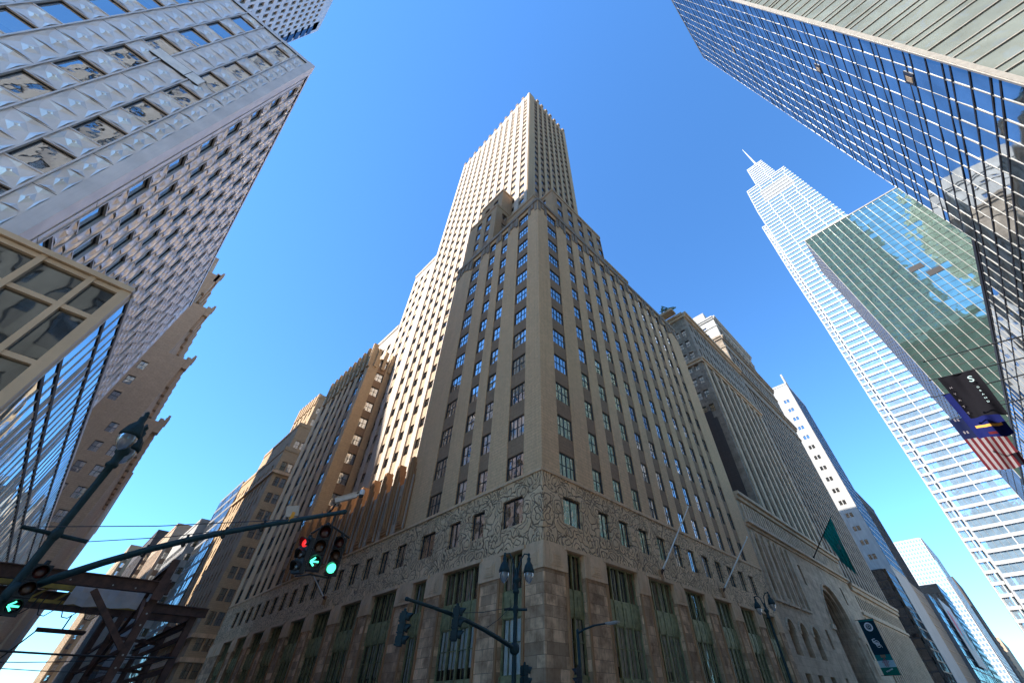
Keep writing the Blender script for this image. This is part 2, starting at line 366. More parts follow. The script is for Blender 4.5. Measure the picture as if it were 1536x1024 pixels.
class Building:
    def __init__(s, name, label, cat, loc, group=None):
        s.root = thing(name, label, cat, loc, group); s.loc = loc; s.p = {}; s.w = []; s.hide = []; s.pn = {}; s.pc = []
    def piece(s, name):
        m = MB(); s.pc.append((name, m)); return m
    def part(s, name):
        if name == 'roof': return s.piece(name)
        if name not in s.p: s.p[name] = MB()
        return s.p[name]
    def facade(s, P, u0, u1, z0, z1, cols, rows, wall='wall', span='spandrel', mw='brick', ms='spandrel', sd=.12, wd=.32, style='dh', fr='winframe', skip=None, top=None, bot=None):
        W = s.part(wall); S = s.part(span) if sd > 0 else W
        msx = ms if sd > 0 else mw
        cols = sorted(cols); rows = sorted(rows)
        if not cols or not rows: q4(W, P, u0, u1, z0, z1, 0, mw); return
        zb0 = rows[0][0] if bot is None else bot; zt = rows[-1][1] if top is None else top
        x = u0
        for a, b in cols:
            q4(W, P, x, a, z0, z1, 0, mw); x = b
            q4(W, P, a, b, z0, zb0, 0, mw); q4(W, P, a, b, zt, z1, 0, mw)
            if sd > 0:                                       # strip reveals
                W.poly([P(a, zb0, 0), P(a, zb0, sd), P(a, zt, sd), P(a, zt, 0)], mw); W.poly([P(b, zb0, sd), P(b, zb0, 0), P(b, zt, 0), P(b, zt, sd)], mw)
                W.poly([P(a, zb0, 0), P(b, zb0, 0), P(b, zb0, sd), P(a, zb0, sd)], mw); W.poly([P(a, zt, sd), P(b, zt, sd), P(b, zt, 0), P(a, zt, 0)], mw)
            z = zb0
            for c, d in rows:
                if skip and skip(a, c): continue
                if c > z: q4(S, P, a, b, z, c, sd, msx)
                z = d
                S.poly([P(a, c, sd), P(a, c, wd), P(a, d, wd), P(a, d, sd)], msx); S.poly([P(b, c, wd), P(b, c, sd), P(b, d, sd), P(b, d, wd)], msx)
                S.poly([P(a, c, sd), P(b, c, sd), P(b, c, wd), P(a, c, wd)], msx); S.poly([P(a, d, wd), P(b, d, wd), P(b, d, sd), P(a, d, sd)], msx)
                s.w.append((P, a, b, c, d, wd, style, fr))
            if zt > z: q4(S, P, a, b, z, zt, sd, msx)
        q4(W, P, x, u1, z0, z1, 0, mw)
    def curtain(s, P, us, zs, glass, mv, mh, part='curtain_wall', tilt=.004, bw=.07, bh=.05, dv=.06, dh=.05, limit=True):
        G = s.part(part+'_backing'); fv = s.part('mullion'); key = glass
        L = s.pn.setdefault(key, [])
        for i in range(len(us)-1):
            for j in range(len(zs)-1):
                a, b, c, d = us[i], us[i+1], zs[j], zs[j+1]
                t = lambda: random.uniform(-tilt, tilt)
                tx, tz = t(), t()
                L.append(([P(a, c, -tx-tz), P(b, c, tx-tz), P(b, d, tx+tz), P(a, d, -tx+tz)], glass))
        q4(G, P, us[0], us[-1], zs[0], zs[-1], .12, 'darkline')
        for u in us: slab(fv, P, u-bw/2, u+bw/2, zs[0], zs[-1], -dv, .06, mv)
        for z in zs: slab(fv, P, us[0]+bw/2, us[-1]-bw/2, z-bh/2, z+bh/2, -dh, .06, mh)
    def finish(s, panes=100):
        off = s.loc
        for n, mb in list(s.p.items())+s.pc:
            if mb.f: mb.build(n, s.root, off)
        def area(pts):
            q = [proj(p) for p in pts]
            if any(x is None for x in q): return 0
            cx = sum(x[0] for x in q)/4; cy = sum(x[1] for x in q)/4
            if not (-8 < cx < PW+8 and -8 < cy < PH+8): return 0
            A = 0
            for i in range(len(q)): A += q[i][0]*q[(i+1) % len(q)][1]-q[(i+1) % len(q)][0]*q[i][1]
            return max(0, -A/2)                              # facing the camera only
        ws = []
        for w in s.w:
            P, a, b, c, d = w[:5]
            A = area([P(a, c), P(b, c), P(b, d), P(a, d)])
            if any(h(*P((a+b)/2, (c+d)/2)) for h in s.hide): A = 0
            ws.append((A, w))
        ws.sort(key=lambda t: -t[0])
        rest = MB(); nr = 0
        for k, (A, w) in enumerate(ws):
            if k < 100 and A > 6:
                mb, pn, cu = MB(), MB(), MB(); window(mb, pn, cu, *w)
                o = mb.build('window', s.root, off); pn.build('pane', o, off)
                if cu.f: cu.build('curtain', o, off)
            else: window(rest, rest, rest, *w, simple=A < 60); nr += 1
        if nr:
            o = rest.build('window', s.root, off); o['kind'] = 'stuff'
        for key, L in s.pn.items():
            L = sorted(((area(p), p, m) for p, m in L), key=lambda t: -t[0])
            rest = MB(); nm = 'pane'
            for k, (A, p, m) in enumerate(L):
                if k < panes and A > 12:
                    mb = MB(); mb.poly(p, m); mb.build(nm, s.root, off)
                else: rest.poly(p, m)
            if rest.f:
                o = rest.build(nm, s.root, off); o['kind'] = 'stuff'
        return s.root

CURT = [.6]
def window(mb, pn, cu, P, a, b, c, d, wd, style, fr, simple=False):
    w, h = b-a, d-c; t = .055 if h > 1.2 else .04
    g = 'pane'
    rnd = random.Random(round((a*13.7+c*7.3+P.c*3.1)*100))
    # frame
    if not simple or True:
        slab(mb, P, a, a+t, c, d, wd-.05, wd+.05, fr); slab(mb, P, b-t, b, c, d, wd-.05, wd+.05, fr)
        slab(mb, P, a+t, b-t, c, c+t, wd-.05, wd+.05, fr); slab(mb, P, a+t, b-t, d-t, d, wd-.05, wd+.05, fr)
    def vb(u, tt=t): slab(mb, P, u-tt/2, u+tt/2, c+t, d-t, wd-.035, wd+.04, fr)
    def hb(z, u0=a+t, u1=b-t, tt=t): slab(mb, P, u0, u1, z-tt/2, z+tt/2, wd-.03, wd+.035, fr)
    if style == 'dh':                                       # double hung, paired when wide
        n = 2 if w > 1.9 else 1
        if n == 2: vb((a+b)/2, t*1.9)
        hb((c+d)/2)
        if not simple and n == 2:
            for k in (.25, .75): vb(a+w*k, .03)
        elif not simple: vb((a+b)/2, .035)
    elif style == 'tall':
        n = max(2, round(w/1.15))
        for k in range(1, n): vb(a+w*k/n, t*1.3 if n == 2 or k % 2 == 0 else .05)
        if h > 2.6: hb(c+h*.6)
    elif style == 'case':
        vb((a+b)/2, .06); hb(c+h*.62, tt=.04)
    elif style == 'mob':
        pass
    k1, k2 = rnd.uniform(-.011, .011), rnd.uniform(-.011, .011)
    for za, zc2 in (((c+t*.5, (c+d)/2), ((c+d)/2, d-t*.5)) if style == 'dh' else ((c+t*.5, d-t*.5),)):
        k3 = rnd.uniform(-.008, .008)
        pn.poly([P(a+t*.5, za, wd+.012-k1+k3), P(b-t*.5, za, wd+.012+k1+k3), P(b-t*.5, zc2, wd+.012+k2), P(a+t*.5, zc2, wd+.012-k2)], g)
    bd = wd+.3
    # room behind the glass
    q4(mb, P, a, b, c, d, bd+.12, 'room')
    for (x0, x1, y0, y1) in ((a, a, c, d), (b, b, c, d)):
        mb.poly([P(x0, y0, wd+.05), P(x0, y0, bd+.12), P(x0, y1, bd+.12), P(x0, y1, wd+.05)], 'room')
    mb.poly([P(a, d, wd+.05), P(b, d, wd+.05), P(b, d, bd+.12), P(a, d, bd+.12)], 'room')
    mb.poly([P(a, c, wd+.05), P(b, c, wd+.05), P(b, c, bd+.12), P(a, c, bd+.12)], 'room')
    k = rnd.random()
    if style == 'mob' and k < .45:                        # roller blind pulled part way
        q4(cu, P, a+t, b-t, c+h*rnd.choice((.25, .4, .55, .7)), d-t, wd+.15, 'blind')
    elif style == 'dh' and (.45 < k < .8) and c > 30:
        q4(cu, P, a+t, b-t, c+h*rnd.choice((.04, .3, .5, .62, .75)), d-t, wd+.08, rnd.choice(('curtain', 'blind', 'curtain')))
    elif style in ('dh', 'tall', 'case') and k < (.9 if c < 34 and P.c in (-21.8, -20.6) else .3):
        brown = style == 'tall' and c > 7.5
        cm = 'curtain_d' if brown else 'curtain'
        spans = [(a+t, a+w*rnd.uniform(.2, .44)), (b-w*rnd.uniform(.2, .44), b-t)] if (style == 'dh' and rnd.random() < .6) else [(a+t, b-t)]
        zc = c+t if rnd.random() < .75 else c+h*.45
        for x0, x1 in spans:
            n = 4 if simple else max(4, int((x1-x0)/.11)); pts = [x0+(x1-x0)*i/n for i in range(n+1)]
            for i in range(n):
                if brown and rnd.random() < .3: continue
                d0, d1 = (.13, .21) if i % 2 else (.21, .13)
                cu.poly([P(pts[i], zc, wd+d0), P(pts[i+1], zc, wd+d1), P(pts[i+1], d-t, wd+d1), P(pts[i], d-t, wd+d0)], cm)

def rng(a, step, n): return [a+step*i for i in range(n)]
def rows(c, step, n, h): return [(c+step*i-h/2, c+step*i+h/2) for i in range(n)]

# ------------------------------------------------------------------ ground
A, B = -21.8, -20.6                                        # Lexington west / 42nd south building lines
mb = MB(); mb.poly([(-2500, -2500, -.004), (2500, -2500, -.004), (2500, 2500, -.004), (-2500, 2500, -.004)], 'asphalt'); structure(mb, 'road')
mb = MB()
for x0, x1, y0, y1 in ((-900, A+4, -400, B+4.5), (1.5, 300, -400, B+4.5), (-900, A+4, 9, 400), (1.5, 300, 9, 400)):
    mb.box((x0, y0, 0), (x1, y1, .14), 'concrete', 'b')
structure(mb, 'pavement')
mb = MB()
for k in range(12):
    x = A+5+k*1.4; mb.poly([(x, B+5.2, .0), (x+.6, B+5.2, 0), (x+.6, B+8.2, 0), (x, B+8.2, 0)], 'marking')
for k in range(16):
    y = -14.5+k*1.4; mb.poly([(-3.5, y, 0), (-.5, y, 0), (-.5, y+.6, 0), (-3.5, y+.6, 0)], 'marking')
structure(mb, 'crosswalk')

# ------------------------------------------------------------------ the Art Deco corner tower
def corner_tower():
    b = Building('skyscraper', 'tan brick Art Deco skyscraper with carved stone band at the street corner, in the middle', 'skyscraper', (A, B, 0))
    b.hide.append(lambda x, y, z: z < 2.5)
    E, N = F('E', A), F('N', B)
    SE, XW = -99.0, -65.5
    # --- street floors: stone piers and bronze bays
    eb = [(-25.0, -22.6), (-32.3, -27.5), (-37.0, -34.8), (-44.4, -39.7), (-51.1, -46.6), (-57.9, -53.5), (-64.8, -60.4), (-71.6, -67.2), (-78.4, -74.0), (-85.1, -80.9), (-91.9, -87.6)]
    nb = [(-26.2, -24.2), (-33.3, -28.9), (-39.3, -35.0), (-45.4, -41.2), (-51.5, -47.4), (-57.6, -53.6), (-63.6, -59.7)]
    for P, k, bays, u0, u1 in ((E, 'E', eb, SE, B), (N, 'N', nb, -A, -XW)):
        cols = conv(k, bays)
        W, G = b.part('stone_pier'), b.part('bronze_bay')
        x = u0
        for (a, c) in cols+[(u1, u1)]:
            q4(W, P, x, a, 0, 8.9, 0, 'dstone')
            if a > x:
                T = b.piece('stone_capital')
                slab(T, P, x-.03, a+.03, 8.9, 10.35, -.09, .2, 'lintel')
                if a-x > .9:
                    m0 = (x+a)/2; slab(T, P, m0-.62, m0+.62, 9.15, 10.1, -.13, -.09, 'lintel'); slab(T, P, m0-.45, m0+.45, 9.3, 9.95, -.16, -.13, 'lintel')
                    for zz in (9.45, 9.62, 9.8): slab(T, P, m0-.34, m0+.34, zz-.04, zz+.03, -.185, -.16, 'lintel')
                # rounded shafts at pier edges
                for uu in (x+.1, a-.1):
                    if u0+.5 < uu < u1-.4: slab(W, P, uu-.1, uu+.1, 0, 8.85, -.12, .0, 'terra')
            x = c
            if c <= a: continue
            RD = .55
            for s_, e_ in ((a, 1), (c, -1)):
                p = [P(s_, 0, 0), P(s_, 0, RD), P(s_, 10.35, RD), P(s_, 10.35, 0)]
                W.poly(p if e_ > 0 else p[::-1], 'dstone')
            # lintel lip
            slab(b.part('band_ledge'), P, a-.2, c+.2, 10.36, 10.62, -.14, .3, 'lintel')
            W.poly([P(a, 10.36, RD), P(c, 10.36, RD), P(c, 10.36, .3), P(a, 10.36, .3)], 'lintel')
            # bronze panels
            for z0, z1 in ((6.5, 8.05), (2.6, 3.5)):
                q4(G, P, a, c, z0, z1, RD-.2, 'bronze_green')
                G.poly([P(a, z1, RD-.2), P(c, z1, RD-.2), P(c, z1, RD), P(a, z1, RD)], 'bronze_green'); G.poly([P(a, z0, RD), P(c, z0, RD), P(c, z0, RD-.2), P(a, z0, RD-.2)], 'bronze_green')
                n = 2 if c-a < 3 else 4
                for i in range(n):
                    xa, xb = a+(c-a)*(i+.1)/n, a+(c-a)*(i+.9)/n
                    slab(G, P, xa, xb, z0+.18, z1-.18, RD-.24, RD-.2, 'bronze_green'); slab(G, P, xa+.22, xb-.22, z0+.36, z1-.36, RD-.28, RD-.24, 'bronze_green')
                for i in range(n+1):
                    xx = a+(c-a)*i/n; slab(G, P, max(a, xx-.07), min(c, xx+.07), z0, z1, RD-.3, RD-.2, 'bronze_green')
            q4(G, P, a, c, 0, 2.6, RD-.15, 'bronze_green')
            n = 2 if c-a < 3 else 4
            for i in range(n):
                xa, xb = a+(c-a)*i/n, a+(c-a)*(i+1)/n
                for z0, z1 in ((8.05, 10.35), (3.5, 6.5)):
                    b.w.append((P, xa, xb, z0, z1, RD-.08, 'tall1', 'bronze_green'))
    # --- carved band with one storey of windows
    bw_e = [(-25.2, -22.8), (-29.2, -27.5), (-32.5, -30.9), (-37.1, -34.8), (-41.5, -39.8), (-44.8, -43.2)]
    y = -46.6
    while y > -92: bw_e += [(y-1.6, y), (y-4.9, y-3.3)]; y -= 6.8
    bw_n = [(-26.4, -24.2), (-30.3, -28.8), (-33.3, -31.8), (-36.5, -35.0), (-39.6, -38.1)]+[(-42.7-3.08*i, -41.2-3.08*i) for i in range(7)]
    for P, k, ws, u0, u1 in ((E, 'E', bw_e, SE, B), (N, 'N', bw_n, -A, -XW)):
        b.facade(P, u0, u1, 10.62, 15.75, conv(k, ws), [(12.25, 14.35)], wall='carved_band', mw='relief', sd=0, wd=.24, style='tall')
        slab(b.part('band_ledge'), P, u0-.0, u1+.0, 15.75, 15.95, -.1, .3, 'lintel')
        # plain lintel course between bay lips
        q4(b.part('carved_band'), P, u0, u1, 10.34, 10.62, -.004, 'lintel')
    # --- shaft
    ec = [(-25.0, -22.8), (-29.1, -27.6), (-32.3, -30.7), (-37.1, -34.8)]
    nc = [(-26.2, -24.0), (-30.1, -28.6), (-33.25, -31.75)]+[(-36.4-3.09*i, -34.9-3.09*i) for i in range(9)]
    rw = rows(17.15, 3.87, 12, 2.15)
    for P, k, cs, u0, u1 in ((E, 'E', ec, -41.9, B), (N, 'N', nc, -A, -XW)):
        b.facade(P, u0, u1, 15.95, 62, conv(k, cs), rw, mw='brick', ms='spandrel', sd=.08, wd=.2)
        # stained cornice fringe at the setback
        C = b.part('setback_cornice'); cs2 = conv(k, cs)
        u = u0
        for a, c in cs2+[(u1, u1)]:
            if a-u > .8:
                n = max(1, int((a-u)/.55))
                for i in range(n):
                    xa = u+(a-u)*(i+.12)/n; xb = u+(a-u)*(i+.88)/n
                    slab(C, P, xa, xb, 58.6+1.6*(1-abs(i-(n-1)/2)/max(1, n/2)), 62.2, -.1-.08*(i % 2), 0, 'cornice')
            u = c
        slab(C, P, u0, u1, 61.7, 62.35, -.26, .3, 'cornice'); slab(C, P, u0+.1, u1-.1, 62.35, 62.9, -.12, .3, 'cornice')
    # other sides of the north wing
    W = b.part('wall')
    q4(W, F('S', -41.9), -27, A, 15.95, 62, 0, 'brick')
    q4(W, F('W', XW), -B, 60, 0, 62, 0, 'brick'); q4(W, F('S', -60), XW, -27, 0, 62, 0, 'brick'); q4(W, F('S', SE), XW, A, 0, 16, 0, 'brick'); q4(W, F('W', XW), 60, -SE, 0, 20, 0, 'brick')
    class _R:
        def poly(s_, *a): b.part('roof').poly(*a)
    rf = _R()
    rf.poly([(-27, -41.9, 62.0), (A, -41.9, 62.0), (A, B, 62.0), (-27, B, 62.0)], 'grey'); rf.poly([(XW, -60, 62.0), (-27, -60, 62.0), (-27, B, 62.0), (XW, B, 62.0)], 'grey'); rf.poly([(XW, SE, 15.9), (A, SE, 15.9), (A, -41, 15.9), (XW, -41, 15.9)], 'grey')
    # --- setback blocks above z = 62
    def block(x0, x1, y0, y1, z0, z1, ecols, ncols, n, mw='brick_n', zc=None, h=2.1):
        r = rows((zc or z0+2.3), 3.87, n, h)
        b.facade(F('E', x1), y0, y1, z0, z1, conv('E', ecols), r, mw=mw, ms='spandrel', sd=.07, wd=.2)
        b.facade(F('N', y1), -x1, -x0, z0, z1, conv('N', ncols), r, mw=mw, ms='spandrel', sd=.07, wd=.2)
        q4(W, F('S', y0), x0, x1, z0, z1, 0, mw); q4(W, F('W', x0), -y1, -y0, z0, z1, 0, mw)
        rf.poly([(x0, y0, z1-.01), (x1, y0, z1-.01), (x1, y1, z1-.01), (x0, y1, z1-.01)], 'grey')
        c = b.part('parapet')
        for P, u0, u1 in ((F('E', x1), y0, y1), (F('N', y1), -x1, -x0)): slab(c, P, u0+.02, u1-.02, z1-.5, z1+.25, -.12, .25, mw)
    block(-27, A-.7, -41.85, -33.0, 62, 78.6, [(-36.2, -34.7), (-39.2, -37.7)], [(-25.4, -24.1)], 4)
    block(-27, -24.0, -41.0, -33.6, 78.6, 88.5, [(-36.6, -35.0), (-39.6, -38.0)], [], 2)
    block(-42.0, -26.8, -28.6, B-.8, 62, 74.6, [(-25.0, -23.2)], [(-29.6-3.09*i, -28.1-3.09*i) for i in range(5)], 3)
    block(-47, -25.6, -33, -25.2, 62, 76, [(-31.6, -30.1), (-28.6, -27.1)], [], 3)
    block(-50.0, -42.0, -28.6, B-.8, 62, 66.4, [], [(-45.1-3.09*i, -43.6-3.09*i) for i in range(2)], 1)
    # --- tower slab
    tx, ty, tz = -27.0, -28.7, 165.5
    te = [(-31.3-3.18*i, -29.6-3.18*i) for i in range(12)]
    trow = rows(28.7, 3.87, 35, 1.75)
    b.facade(F('E', tx), -67.6, ty, 16, tz, conv('E', te), trow, wall='tower_wall', span='tower_spandrel', mw='brick_t', ms='spandrel_t', sd=.1, wd=.25, top=163.5)
    tn = [(-31.0-2.36*i, -29.5-2.36*i) for i in range(7)]
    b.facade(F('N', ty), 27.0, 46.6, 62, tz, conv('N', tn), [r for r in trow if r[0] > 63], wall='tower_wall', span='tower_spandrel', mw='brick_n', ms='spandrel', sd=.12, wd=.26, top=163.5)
    T = b.part('tower_wall')
    q4(T, F('S', -67.6), -46.6, tx, 62, tz, 0, 'brick_t'); q4(T, F('W', -46.6), 28.7, 67.6, 62, tz, 0, 'brick_t')
    rf.poly([(-46.6, -67.6, tz-.3), (tx, -67.6, tz-.3), (tx, ty, tz-.3), (-46.6, ty, tz-.3)], 'grey')
    cp = b.part('crown_pier')
    for i in range(13):
        y0 = -29.6-3.18*i+1.48; y1 = y0-1.42
        if i == 0: y0 = ty
        if i == 12: y1 = -67.6
        slab(cp, F('E', tx), y1+.02, y0-.02, 17, tz+.3, -.16, .0, 'brick_t')
        if i: slab(b.piece('crown_block'), F('E', tx), (y0+y1)/2-.55, (y0+y1)/2+.55, tz+.3, tz+2.0, -.35, .7, 'spandrel')
    for i in range(8):
        x0 = -29.6-2.36*i+1.1; x1 = x0-1.0
        if i == 0: x0 = tx
        if i == 7: x1 = -46.6
        slab(cp, F('N', ty), -x0+.02, -x1-.02, 62.1, tz+.3, -.16, 0, 'brick_n')
        if i: slab(b.piece('crown_block'), F('N', ty), -(x0+x1)/2-.5, -(x0+x1)/2+.5, tz+.3, tz+2.0, -.35, .7, 'spandrel')
    # --- shoulders of the slab and the lit court wall
    r1 = [r for r in trow if r[1] < 98]; r2 = [r for r in trow if r[1] < 76]
    b.facade(F('E', tx), -78.6, -67.6, 16, 99.4, conv('E', [(-71.2, -69.6), (-74.4, -72.8), (-77.4, -75.9)]), r1, wall='tower_wall', span='tower_spandrel', mw='brick_t', ms='spandrel_t', sd=.1, wd=.25)
    b.facade(F('E', tx), SE+4, -78.6, 16, 77.5, conv('E', [(-81.6, -80.0), (-84.8, -83.2), (-88.0, -86.4)]), r2, wall='tower_wall', span='tower_spandrel', mw='brick_t', ms='spandrel_t', sd=.1, wd=.25)
    for y0, y1, z in ((-78.6, -67.6, 99.4), (SE+4, -78.6, 77.5)):
        q4(T, F('S', y0), -46, tx, 16, z, 0, 'brick_t'); rf.poly([(-46, y0, z), (tx, y0, z), (tx, y1, z), (-46, y1, z)], 'grey'); q4(T, F('W', -46), -y1, -y0, 16, z, 0, 'brick_t')
        slab(b.part('parapet'), F('E', tx), y0+.02, y1-.02, z-.6, z+.5, -.2, .3, 'brick_t')
    b.hide.append(lambda x, y, z: x == tx+0 and y > -42 and z < 86)
    # --- court front: fluted terracotta buttresses over the band
    Tb = b.part('court_wall')
    b.facade(E, -73.4, -41.9, 15.95, 21.6, conv('E', [(-43.5-3.15*i-.45, -43.5-3.15*i+.45) for i in range(10)]), [(17.0, 20.2)], wall='court_wall', mw='gstone', sd=0, wd=.5, style='case')
    rf.poly([(-27, -73.4, 21.6), (A, -73.4, 21.6), (A, -41.9, 21.6), (-27, -41.9, 21.6)], 'grey')
    for i in range(11):
        yc = -42.0-3.15*i+.02
        bt = MB()
        for k, (hw, zt, pr) in enumerate(((.95, 21.4, .18), (.78, 22.7, .42), (.55, 23.6, .6), (.32, 24.3, .72))):
            slab(bt, E, yc-hw, yc+hw, 15.97+k*.25, zt, -pr*.6, -.0+(.5 if k else 0), 'terra')
        for k in range(5):
            u = yc-.62+.31*k; zt = (21.7, 22.9, 23.5, 22.9, 21.7)[k]; pr = (.3, .54, .84, .54, .3)[k]
            bt.tube([E(u, 16.0, -.05), E(u, 17.2, -pr*.6), E(u, zt, -pr*.6), E(u, zt+.35, -pr*.6+.15)], [.06, .11, .11, .03], 'terra', 8)
        slab(bt, E, yc-.95, yc-.8, 15.97, 21.9, -.32, -.18, 'gstone'); slab(bt, E, yc+.8, yc+.95, 15.97, 21.9, -.32, -.18, 'gstone')
        bt.build('buttress', b.root, b.loc)
    # --- south wing
    sc = [(-77.6, -75.3), (-81.2, -79.7), (-84.4, -82.9), (-87.6, -86.1), (-91.6, -89.3), (-96.6, -94.6)]
    b.facade(E, SE, -73.4, 15.95, 60.5, conv('E', sc), rw, mw='brick', ms='spandrel', sd=.08, wd=.2)
    b.facade(F('N', -73.4), -A, 27.0, 15.95, 60.5, conv('N', [(-25.7, -23.9)]), rw, wall='court_side_wall', mw='buff2', ms='spandrel', sd=.1, wd=.36)
    q4(W, F('S', SE), -27, A, 15.95, 60.5, 0, 'brick'); rf.poly([(-27, SE, 60.5), (A, SE, 60.5), (A, -73.4, 60.5), (-27, -73.4, 60.5)], 'grey')
    y = -74.0
    while y > SE+.5:
        F_ = b.piece('parapet_finial'); slab(F_, E, y-.55, y+.55, 57.5, 63.2, -.35, .8, 'buff2'); slab(F_, E, y-.3, y+.3, 60, 64.3, -.5, .6, 'buff2'); slab(F_, E, y-1.9, y-.6, 60.2, 61.7, -.15, .5, 'buff2'); y -= 2.45
    for x in (-23.0, -24.8, -26.5):
        slab(b.piece('parapet_finial'), F('N', -73.4), -x-.35, -x+.35, 57.8, 63.0, -.3, .6, 'buff2')
    b.w = [(P, a, c, z0, z1, wd, 'bay' if st == 'tall1' else st, fr) for (P, a, c, z0, z1, wd, st, fr) in b.w]
    b.finish()
_w0 = window
def window(mb, pn, cu, P, a, b, c, d, wd, style, fr, simple=False):
    if style != 'bay': return _w0(mb, pn, cu, P, a, b, c, d, wd, style, fr, simple)
    t = .07; h = d-c; n = 1
    slab(mb, P, a, a+t, c, d, wd-.12, wd+.06, fr); slab(mb, P, b-t, b, c, d, wd-.12, wd+.06, fr)
    slab(mb, P, a+t, b-t, c, c+t, wd-.06, wd+.06, fr); slab(mb, P, a+t, b-t, d-t, d, wd-.06, wd+.06, fr)
    slab(mb, P, (a+b)/2-.02, (a+b)/2+.02, c+t, d-t, wd-.03, wd+.04, fr)
    if h > 2.6: slab(mb, P, a+t, b-t, c+h*.55, c+h*.55+.05, wd-.03, wd+.04, fr)
    q4(pn, P, a+t/2, b-t/2, c+t/2, d-t/2, wd+.012, 'pane_c')
    q4(mb, P, a, b, c, d, wd+.6, 'room')
    for u in (a, b): mb.poly([P(u, c, wd), P(u, c, wd+.6), P(u, d, wd+.6), P(u, d, wd)], 'room')
    mb.poly([P(a, d, wd), P(b, d, wd), P(b, d, wd+.6), P(a, d, wd+.6)], 'room')
    rnd = random.Random(round(a*31+c*17+P.c)); x0, x1 = a+t, b-t; nn = max(4, int((x1-x0)/.13))
    zc = c+t if h < 2.6 or rnd.random() < .5 else c+h*.22
    pts = [x0+(x1-x0)*i/nn for i in range(nn+1)]
    for i in range(nn):
        r_ = rnd.random()
        if h < 2.6 and r_ < .45: continue
        if h > 2.6 and r_ < .1: continue
        d0, d1 = (.05, .13) if i % 2 else (.13, .05)
        cu.poly([P(pts[i], zc, wd+d0), P(pts[i+1], zc, wd+d1), P(pts[i+1], d-t, wd+d1), P(pts[i], d-t, wd+d0)], ('curtain_d' if h < 2.6 and rnd.random() < .75 else 'curtain'))
corner_tower()

# ------------------------------------------------------------------ stainless tower, left
def pyramids(mb, P, u0, u1, z0, z1, nu, nz, d, m, hole=None):
    du, dz = (u1-u0)/nu, (z1-z0)/nz
    def pyr(pts, c):
        for i in range(4):
            a, b_ = pts[i], pts[(i+1) % 4]
            mb.poly([P(*a, 0), P(*b_, 0), P(c[0]+(b_[0]-c[0])*.3, c[1]+(b_[1]-c[1])*.3, -d), P(c[0]+(a[0]-c[0])*.3, c[1]+(a[1]-c[1])*.3, -d)], m)
        q = [(c[0]+(p[0]-c[0])*.3, c[1]+(p[1]-c[1])*.3) for p in pts]
        for i in range(4): mb.poly([P(*q[i], -d), P(*q[(i+1) % 4], -d), P(c[0], c[1], -d*.35)], m)
    k = 1.1
    for i in range(nu):
        for j in range(nz):
            cx, cz = u0+du*(i+.5), z0+dz*(j+.5)
            pyr([(cx-du*.25*k, cz), (cx, cz-dz*.5*k*.5), (cx+du*.25*k, cz), (cx, cz+dz*.5*k*.5)], (cx, cz))
            # half stars around the diamond
            for sx in (-1, 1):
                mb.poly([P(cx+sx*du*.47, cz-dz*.4, 0), P(cx+sx*du*.3, cz, 0), P(cx+sx*du*.47, cz, -d)][::sx], m); mb.poly([P(cx+sx*du*.3, cz, 0), P(cx+sx*du*.47, cz+dz*.4, 0), P(cx+sx*du*.47, cz, -d)][::sx], m)
                mb.poly([P(cx-du*.4, cz+sx*dz*.47, 0), P(cx, cz+sx*dz*.3, 0), P(cx, cz+sx*dz*.47, -d)][::-sx], m); mb.poly([P(cx, cz+sx*dz*.3, 0), P(cx+du*.4, cz+sx*dz*.47, 0), P(cx, cz+sx*dz*.47, -d)][::-sx], m)

